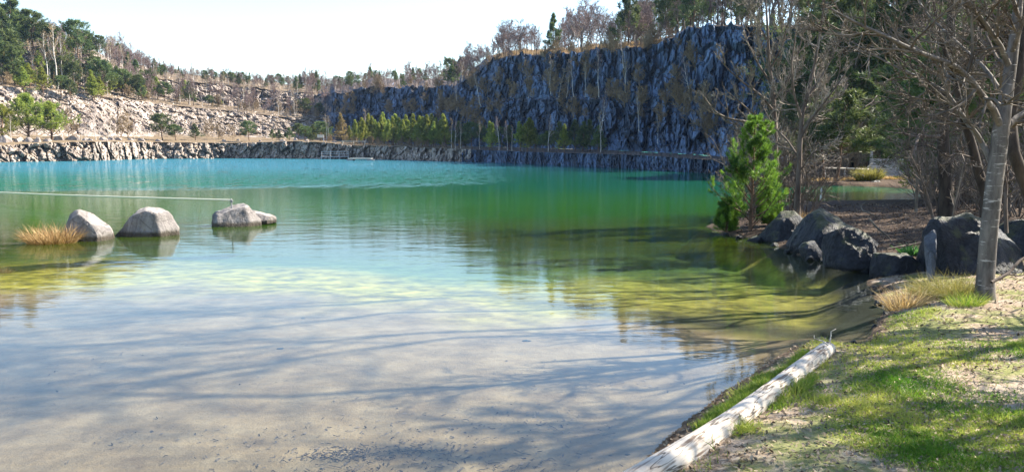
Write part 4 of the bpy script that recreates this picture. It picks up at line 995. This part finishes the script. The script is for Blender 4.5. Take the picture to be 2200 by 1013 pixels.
# ------------------------------------------------------------------ near bare trees
def hero(name, label, trunk, limbs, r, tm, cm, k1, k2, k3, tw, base_z, up=.1, len1=.5, cat='bare tree', sides=10, wig=.15, k0=0, slim=.62, tslim=1.0):
    """trunk and limbs: lists of (px,py,Y,radius)"""
    def poly(L, n):
        L = np.array(L, float); P = at(L[:, 0], L[:, 1], L[:, 2])
        t = np.concatenate([[0], np.cumsum(np.linalg.norm(np.diff(P, axis=0), axis=1))]); u = np.linspace(0, t[-1], n)
        Q = np.stack([np.interp(u, t, P[:, j]) for j in range(3)], -1); w = .012 * fbm(Q * 1.3 + 5, 2, 3)[:, None] * np.array([1, .6, 0]); w[0] = 0
        return Q + w, np.interp(u, t, L[:, 3])
    T, TR = poly(trunk, 26); T0 = T[0].copy(); T0[2] = base_z
    TR = TR * tslim; T[0, 2] = base_z - .15; TR[0] *= 1.45; TR[1] *= 1.12
    ls = [poly(q, 12) for q in limbs]
    root = empty(name, T0, label, cat)
    A = np.stack([q[0] for q in ls]) if ls else np.zeros((0, 12, 3)); AR = slim * np.stack([q[1] for q in ls]) if ls else np.zeros((0, 12))
    v, f = tubes(T - T0, TR, sides); link('trunk', mesh(name + '_trunk', v, f, tm, True), root)
    for a, b in zip(A, AR): v, f = tubes(a - T0, b, 7); link('limb', mesh(name + '_limb', v, f, tm, True), root)
    src = [(A, AR)] if len(A) else []
    if k0:
        E, ER = sprout(T[None], TR[None], k0, .3, .98, .95, lambda u: .34 * (1 - .4 * u), 12, up, wig, .4, r); src.append((E, ER))
    P = np.concatenate([q[0] for q in src]); Q = np.concatenate([q[1] for q in src])
    B1, R1 = sprout(P, Q, k1, .12, 1., .8, len1, 8, up, wig, .55, r, rmin=tw * 1.4)
    B2, R2 = sprout(B1, R1, k2, .12, 1., .75, .5, 6, up, wig, .6, r, rmin=tw)
    B3, R3 = sprout(B2, R2, k3, .1, 1., .7, .55, 4, up, wig * 1.2, .7, r, rmin=tw * .8)
    prt = [tubes(B1, R1, 5, False), tubes(B2, R2, 4, False), tubes(B3, R3, 3, False)]
    if k0: prt.append(tubes(E, ER, 6, False))
    v, f = join(prt); link('crown', mesh(name + '_crown', v - T0, f, cm, False), root)
    return root
gz_ = lambda px, py, Y: float(ground_z(*at(px, py, Y)[:2]))
Yn = 9.9
hero('bare_tree', 'grey barked tree with spreading limbs beside the huge angular boulder',
     [(2115, 668, Yn, .125), (2117, 600, Yn, .12), (2124, 500, Yn, .115), (2138, 380, Yn, .112), (2150, 285, Yn, .11), (2165, 180, Yn + .1, .085), (2180, 80, Yn + .2, .07), (2196, -60, Yn + .3, .05), (2205, -260, Yn + .5, .03)],
     [[(2151, 275, Yn, .075), (2138, 240, 9.8, .07), (2110, 205, 9.6, .062), (2072, 152, 9.4, .055), (2018, 128, 9.2, .045), (1965, 110, 9.0, .038), (1900, 76, 8.8, .03), (1838, 50, 8.6, .024), (1766, 8, 8.4, .016)],
      [(2136, 362, Yn, .07), (2118, 320, 10, .06), (2098, 287, 10.1, .055), (2060, 240, 10.3, .045), (2050, 210, 10.4, .04), (1990, 173, 10.6, .032), (1915, 140, 10.8, .024), (1830, 90, 11, .016)],
      [(2166, 140, Yn, .06), (2150, 100, 9.8, .05), (2120, 55, 9.6, .04), (2085, 10, 9.4, .03), (2050, -60, 9.2, .02)],
      [(2152, 285, Yn, .07), (2180, 255, 10, .06), (2215, 235, 10.1, .05), (2270, 190, 10.2, .04), (2330, 100, 10.3, .03)],
      [(2160, 215, Yn, .05), (2120, 150, 10.3, .04), (2060, 95, 10.8, .03), (1990, 30, 11.2, .02), (1950, -40, 11.5, .014)],
      [(2175, 110, Yn, .05), (2200, 40, 9.6, .04), (2235, -60, 9.3, .03), (2260, -200, 9, .02)],
      [(2185, 30, Yn, .045), (2160, -60, 9.6, .036), (2100, -160, 9.2, .026), (2030, -230, 8.9, .016)]],
     np.random.default_rng(21), M['bark_near'], M['twig_light'], 13, 8, 6, .0046, gz_(2115, 668, Yn), up=.06, len1=.42, tslim=.88)
hero('bare_tree', 'dark stemmed bare tree rising behind the domed boulder',
     [(1712, 450, 20.5, .12), (1716, 380, 20.5, .11), (1718, 310, 20.5, .10), (1724, 244, 20.5, .085), (1737, 187, 20.6, .07), (1752, 130, 20.7, .055), (1765, 50, 20.8, .04), (1775, -30, 20.8, .02)],
     [[(1719, 300, 20.5, .06), (1740, 260, 20.3, .05), (1775, 215, 20, .04), (1815, 160, 19.8, .025)],
      [(1722, 255, 20.5, .06), (1705, 200, 20.2, .05), (1700, 140, 20, .04), (1712, 60, 19.8, .025)],
      [(1730, 215, 20.5, .05), (1765, 165, 20.6, .04), (1800, 100, 20.7, .03), (1815, 40, 20.7, .018)],
      [(1717, 340, 20.5, .05), (1690, 300, 20.7, .04), (1660, 270, 20.9, .03), (1640, 230, 21, .018)],
      [(1716, 370, 20.5, .04), (1745, 330, 20.2, .03), (1775, 310, 20, .02), (1800, 300, 19.9, .014)]],
     np.random.default_rng(22), M['bark'], M['twig_pale'], 7, 7, 6, .0075, gz_(1712, 450, 20.5), up=.12, len1=.45, k0=7, tslim=.62)
hero('bare_tree', 'wide crowned bare tree standing behind the bright green pine',
     [(1672, 470, 21.5, .12), (1668, 380, 21.5, .11), (1664, 250, 21.5, .10), (1660, 190, 21.5, .085), (1652, 130, 21.5, .065), (1648, 45, 21.5, .045), (1642, -40, 21.5, .02)],
     [[(1664, 240, 21.5, .06), (1635, 205, 21.2, .05), (1600, 180, 21, .04), (1565, 150, 20.8, .025), (1540, 120, 20.6, .016)],
      [(1663, 215, 21.5, .06), (1690, 175, 21.5, .05), (1712, 120, 21.5, .035), (1730, 60, 21.5, .02)],
      [(1660, 185, 21.5, .055), (1630, 140, 21.6, .045), (1605, 90, 21.7, .03), (1590, 40, 21.8, .018)],
      [(1655, 150, 21.5, .05), (1680, 100, 21.3, .04), (1695, 40, 21.1, .028), (1705, -20, 21, .016)],
      [(1665, 265, 21.5, .05), (1625, 250, 21.3, .04), (1590, 220, 21.1, .03), (1555, 190, 21, .018)],
      [(1650, 90, 21.5, .045), (1625, 50, 21.4, .03), (1610, 0, 21.3, .018)],
      [(1666, 320, 21.5, .045), (1640, 295, 21.2, .035), (1605, 280, 21, .025), (1570, 258, 20.8, .016)]],
     np.random.default_rng(23), M['bark'], M['twig_pale'], 7, 7, 6, .0075, gz_(1672, 470, 21.5), up=.13, len1=.42, k0=7, tslim=.62)
hero('bare_tree', 'slim dark tree with many dead side branches on the littered bank',
     [(2034, 455, 17.5, .14), (2030, 380, 17.5, .135), (2026, 300, 17.5, .12), (2030, 200, 17.5, .1), (2040, 90, 17.5, .08), (2045, -60, 17.5, .05)],
     [[(2030, 330, 17.5, .03), (1990, 310, 17, .025), (1950, 320, 16.6, .018), (1910, 335, 16.3, .01)], [(2028, 260, 17.5, .03), (1985, 230, 17, .025), (1940, 215, 16.6, .018), (1880, 205, 16.2, .01)],
      [(2030, 180, 17.5, .03), (2070, 150, 17.2, .025), (2110, 140, 17, .015)], [(2026, 290, 17.5, .03), (2070, 270, 17.8, .02), (2110, 275, 18, .012)], [(2036, 110, 17.5, .035), (1990, 70, 17, .025), (1930, 55, 16.5, .014)]],
     np.random.default_rng(24), M['bark_dark'], M['bark'], 7, 5, 4, .006, gz_(2034, 455, 17.5), up=.0, len1=.5, k0=10)
hero('bare_tree', 'leaning dark trunk behind the grey tree at the photo edge',
     [(2125, 440, 14.5, .09), (2105, 380, 14.5, .085), (2088, 310, 14.5, .075), (2065, 240, 14.5, .06), (2050, 170, 14.5, .05), (2020, 80, 14.5, .035), (2000, -20, 14.5, .02)],
     [[(2095, 340, 14.5, .03), (2060, 330, 14.2, .022), (2020, 340, 14, .012)], [(2070, 255, 14.5, .03), (2020, 235, 14.2, .022), (1960, 230, 14, .012)], [(2052, 180, 14.5, .03), (2085, 120, 14.4, .02), (2110, 50, 14.3, .012)]],
     np.random.default_rng(25), M['bark_dark'], M['bark'], 8, 6, 5, .0055, gz_(2125, 440, 14.5), up=.05, len1=.5, k0=7)
hero('bare_tree', 'thick dark trunk cut off by the photo edge behind the grey tree',
     [(2230, 470, 12.0, .16), (2205, 400, 12, .15), (2178, 330, 12, .14), (2172, 250, 12.2, .12), (2190, 150, 12.3, .11), (2205, 50, 12.4, .1), (2215, -150, 12.5, .07)],
     [[(2195, 120, 12.3, .05), (2150, 60, 12.2, .04), (2100, 20, 12, .03), (2040, -10, 11.8, .02)], [(2200, 60, 12.3, .05), (2240, 0, 12.2, .04), (2290, -60, 12, .03)], [(2180, 300, 12, .04), (2140, 330, 12.3, .03), (2100, 380, 12.5, .02)]],
     np.random.default_rng(26), M['bark_dark'], M['bark'], 6, 5, 4, .0055, gz_(2230, 470, 12), tslim=.6, k0=4, up=.05, len1=.5, slim=.5)
# arching white branch over the lake, saplings, dead sticks
def stick(name, pts, label, m, cat, grp=None, kids=0, r=None, sides=6):
    L = np.array(pts, float); P = at(L[:, 0], L[:, 1], L[:, 2]); u = np.linspace(0, 1, 16); t = np.linspace(0, 1, len(L))
    Q = np.stack([np.interp(u, t, P[:, j]) for j in range(3)], -1); Rr = np.interp(u, t, L[:, 3]); Q[1:-1] = (Q[:-2] + 2 * Q[1:-1] + Q[2:]) / 4
    prt = [tubes(Q - Q[0], Rr, sides)]
    if kids:
        B1, R1 = sprout(Q[None], Rr[None], kids, .25, 1, .7, .35, 6, .06, .15, .6, r, rmin=.004); B2, R2 = sprout(B1, R1, 4, .2, 1, .7, .5, 4, .05, .2, .7, r, rmin=.003)
        prt += [tubes(B1 - Q[0], R1, 4, False), tubes(B2 - Q[0], R2, 3, False)]
    v, f = join(prt); return link(name, mesh(name, v, f, m, True), None, Q[0], label, cat, grp)
r = np.random.default_rng(31)
stick('bare_branch', [(1655, 285, 21.3, .04), (1610, 262, 20.8, .035), (1565, 255, 20.4, .028), (1540, 243, 20.2, .022), (1522, 222, 20.1, .015), (1508, 200, 20, .008)], 'pale curved branch reaching out over the lake beside the wide crowned tree', M['twig_light'], 'branch', None, 5, r)
for i, (pts, lb) in enumerate([
    ([(1968, 455, 17.2, .035), (1970, 400, 17.2, .03), (1972, 340, 17.2, .022), (1968, 270, 17.2, .012)], 'straight thin sapling nearest the closed end of the inlet'),
    ([(2005, 470, 15.5, .028), (1992, 420, 15.5, .024), (1978, 380, 15.4, .018), (1955, 330, 15.3, .01)], 'thin sapling leaning over the inlet before the dark tree'),
    ([(2050, 455, 15.6, .02), (2062, 410, 15.6, .018), (2072, 360, 15.6, .014), (2085, 290, 15.6, .008)], 'thin sapling leaning away from the dark tree on the bank'),
    ([(2162, 500, 12.6, .03), (2160, 440, 12.6, .026), (2164, 370, 12.7, .02), (2150, 300, 12.8, .01)], 'dark sapling rising behind the grey trunk beside the low boulder'),
    ([(2045, 478, 14.8, .012), (2050, 440, 14.8, .010), (2062, 395, 14.8, .008), (2070, 350, 14.8, .005)], 'very thin pale sapling behind the huge angular boulder')]):
    stick('sapling', pts, lb, M['twig_light'] if i in (0, 4) else M['bark'], 'sapling', None, 9, r)
stick('dead_branch', [(1868, 470, 14.9, .02), (1885, 490, 14.8, .018), (1905, 505, 14.6, .015), (1916, 518, 14.5, .008)], 'short dead branch sloping down behind the domed boulder', M['twig_light'], 'branch')
stick('dead_branch', [(1878, 462, 16, .014), (1852, 452, 16.2, .014), (1850, 440, 16.4, .013), (1862, 434, 16.4, .012), (1880, 434, 16.4, .008)], 'hooked pale branch arching over the littered bank', M['twig_light'], 'branch')
stick('dead_branch', [(2130, 606, 9.6, .02), (2165, 588, 9.7, .02), (2190, 560, 9.8, .018), (2215, 545, 9.9, .012)], 'dark fallen branch on the ground beside the grey trunk', M['bark'], 'branch', None, 3, r)
stick('dead_branch', [(1905, 535, 12.8, .015), (1940, 528, 12.9, .014), (1985, 520, 13, .01)], 'thin dead branch lying between the slab and the huge boulder', M['twig_light'], 'branch', None, 3, r)
# thickets of leafless shrubs around the inlet
def shrub(px, py, Y, h, label, grp, rr, m='twig_light', n=9):
    c = at(px, py, Y); z = float(ground_z(c[0], c[1])); B = n
    a = rr.uniform(0, 6.28, B); q = .22 * rr.random(B)
    base = np.stack([q * np.cos(a), q * np.sin(a), np.zeros(B)], -1); d = nrm(np.stack([np.cos(a) * .4, np.sin(a) * .4, np.ones(B)], -1))
    pts = [base]; p = base
    for s in range(6): d = nrm(d + .16 * rr.normal(size=d.shape)); p = p + d * h / 6; pts.append(p)
    A = np.stack(pts, 1); AR = np.repeat((.018 * np.linspace(1, .3, 7))[None], B, 0)
    B1, R1 = sprout(A, AR, 7, .15, 1, .7, .45, 5, .05, .18, .6, rr, rmin=.006); B2, R2 = sprout(B1, R1, 5, .15, 1, .7, .5, 4, .05, .2, .7, rr, rmin=.005)
    root = empty('shrub', (c[0], c[1], max(z, 0) - .05), label, 'shrub', grp)
    v, f = tubes(A, AR, 5, False); link('stem', mesh('shrub_stem', v, f, M['bark'], True), root)
    v, f = join([tubes(B1, R1, 3, False), tubes(B2, R2, 3, False)]); link('crown', mesh('shrub_crown', v, f, M[m], False), root)
rr = np.random.default_rng(41)
for i, (px, py, Y, h) in enumerate([(1640, 445, 23, 2.6), (1665, 440, 23.5, 3.2), (1690, 440, 22.5, 2.4), (1735, 440, 22, 1.8), (1625, 450, 22.3, 2.0), (1700, 445, 21, 1.5), (1600, 455, 22.2, 1.6)]):
    shrub(px, py, Y, h, 'tangled leafless shrub on the spit between the green pine and the inlet', 'shrubs on the spit', rr)
for i, (px, Y, h) in enumerate([(1700, 48, 3.5), (1730, 49, 3), (1765, 51, 4), (1800, 50, 3.2), (1830, 52, 3.8), (1860, 54, 3), (1640, 56, 4), (1610, 60, 4), (1580, 63, 4.5), (1680, 54, 4)]):
    shrub(px, 385, Y, h, 'sunlit tan thicket shrub on the far side of the inlet', 'thicket beyond the inlet', rr, 'twig_tan', 12)
for i, (px, py, Y, h) in enumerate([(1985, 430, 24, 2.2), (2060, 430, 22, 2.0), (2100, 430, 21, 2.4), (2000, 415, 30, 2.6), (2080, 415, 30, 3), (2150, 420, 20, 2.2), (2190, 420, 19, 2.4), (2040, 420, 28, 2.6), (2010, 430, 21, 2.2), (2080, 430, 25, 3.0), (2130, 430, 24, 3.2), (2180, 430, 22, 3.0), (2230, 430, 20, 3), (2000, 430, 34, 3.2), (2060, 430, 34, 3.4), (2140, 430, 17, 1.8), (2200, 430, 26, 3.4), (2160, 430, 30, 3.4)]):
    shrub(px, py, Y, h, 'dead leafless shrub in the shade under the dark pines', 'shrubs under the dark pines', rr, 'twig_light', 8)

# ------------------------------------------------------------------ the bright young pine by the water
def near_pine(px, py, Y, top, label, seed, m, h=None, width=.36, tuftn=26):
    r = np.random.default_rng(seed); c = at(px, py, Y); z = max(float(ground_z(c[0], c[1])), 0.0)
    h = float(at(px, top, Y)[2]) - z
    shp = lambda u: np.clip(1.04 - u, 0.04, 1) ** .75 * (.9 + .1 * np.minimum(1, u * 5)) * (.55 + .65 * r.random(u.shape))
    br, (V, Ft, ti) = pine_parts(r, h, .05, 10, 6, 6, tuftn, .11, .0075, shp, t0=.02, width=width, ang=1.15, up=.17, subs=.40, ntip=1.15)
    root = empty('pine_tree', (c[0], c[1], z - .05), label, 'pine')
    link('trunk', mesh('near_pine_trunk', br[0], br[1], M['pine_bark'], True), root)
    link('crown', mesh('near_pine_crown', V, [Ft], m, False, ti), root)
near_pine(1612, 492, 18.6, 252, 'bright green bushy young pine at the water edge of the spit', 71, M['pine_near'], width=.50, tuftn=22)
near_pine(1652, 482, 19.4, 395, 'smaller young pine pressed against the bright green one', 72, M['pine_near'], width=.45, tuftn=20)
near_pine(1562, 490, 18.9, 425, 'low green pine sapling hanging over the water on the spit', 73, M['pine_near'], width=.55, tuftn=20)

# dark pine wood behind the inlet and up the slope
r = np.random.default_rng(51)
wood = [(1765, 58, -10), (1800, 60, -60), (1840, 58, -40), (1885, 59, 20), (1930, 58, -60), (1975, 58, -80), (2020, 59, -50), (2065, 57, -100), (2110, 58, -60), (2150, 57, -120), (1820, 56, 120), (1900, 57, 110), (1955, 56, 60),
        (2030, 33, 0), (2075, 31, 60), (2120, 30, -40), (2165, 28, 40), (2210, 30, -60), (2260, 27, -60), (2330, 32, -60), (2400, 28, -100), (2060, 28, 20), (2150, 26, -20), (2120, 34, 0), (2240, 31, -60), (1855, 62, -80), (1790, 66, 30), (2005, 36, 110)]
for i, (px, Y, top) in enumerate(wood):
    c = at(px, 385, Y); c[2] = float(ground_z(c[0], c[1])) if Y < 57 else max(float(ground_z(c[0], c[1])), .6); c[2] -= .1
    put('dense', c, pxh(top, c), 'dark pine in the dense wood behind the inlet and the plank fence', 'dark pines behind the inlet', r, wide=1.15)
for i, (px, Y, top) in enumerate([(1795, 45, 205), (1770, 46, 250), (1985, 33, 300), (2120, 26, 300)]):
    c = at(px, 385, Y); c[2] = float(ground_z(c[0], c[1])) - .1
    put('pine' if i < 2 else 'lime', c, pxh(top, c), ['bright green pine catching the sun beyond the inlet', 'small bright pine beside the sunlit one beyond the inlet', 'yellow green sapling pine under the dark wood', 'yellow green young pine on the bank behind the grey trunk'][i], None, r, wide=1.4)
# trees of the bank beside the camera: they stand outside the frame but shade the shallows
for i in range(3):
    rq = np.random.default_rng(260 + i)
    t, c = bare_parts(rq, 12, .085, 15, 7, 5, tw=.012, spread=.85, limb_len=.27, t0=.62, lean=.11)
    reg('tall', 'bare_tree', M['bark'], M['twig'], t, c)
NAMES['tall'] = ('bare_tree', 'bare tree')
for i, (X, Y, h, k) in enumerate([(10.2, 9.4, 15, 'tall'), (10.9, 11.6, 15, 'tall'), (9.9, 13.3, 15, 'tall'), (11.8, 7.8, 15, 'tall'), (12.2, 13.6, 16, 'tall'), (11.0, 15.4, 15, 'tall'), (13.0, 10.2, 16, 'tall'), (8.4, 8.5, 7.5, 'bare'), (9.4, 5.8, 8, 'bare'), (7.9, 6.6, 6.5, 'bare'), (15.5, 23, 8.5, 'bare'), (17, 20.4, 9, 'bare'), (14.6, 18.4, 8, 'bare'), (16.2, 26.5, 9, 'bare')]):
    put(k, (X, Y, float(ground_z(X, Y)) - .1), h, 'tree on the bank beside the viewer that shades the shallows', 'bank trees beside the viewer', r, wide=1.0)
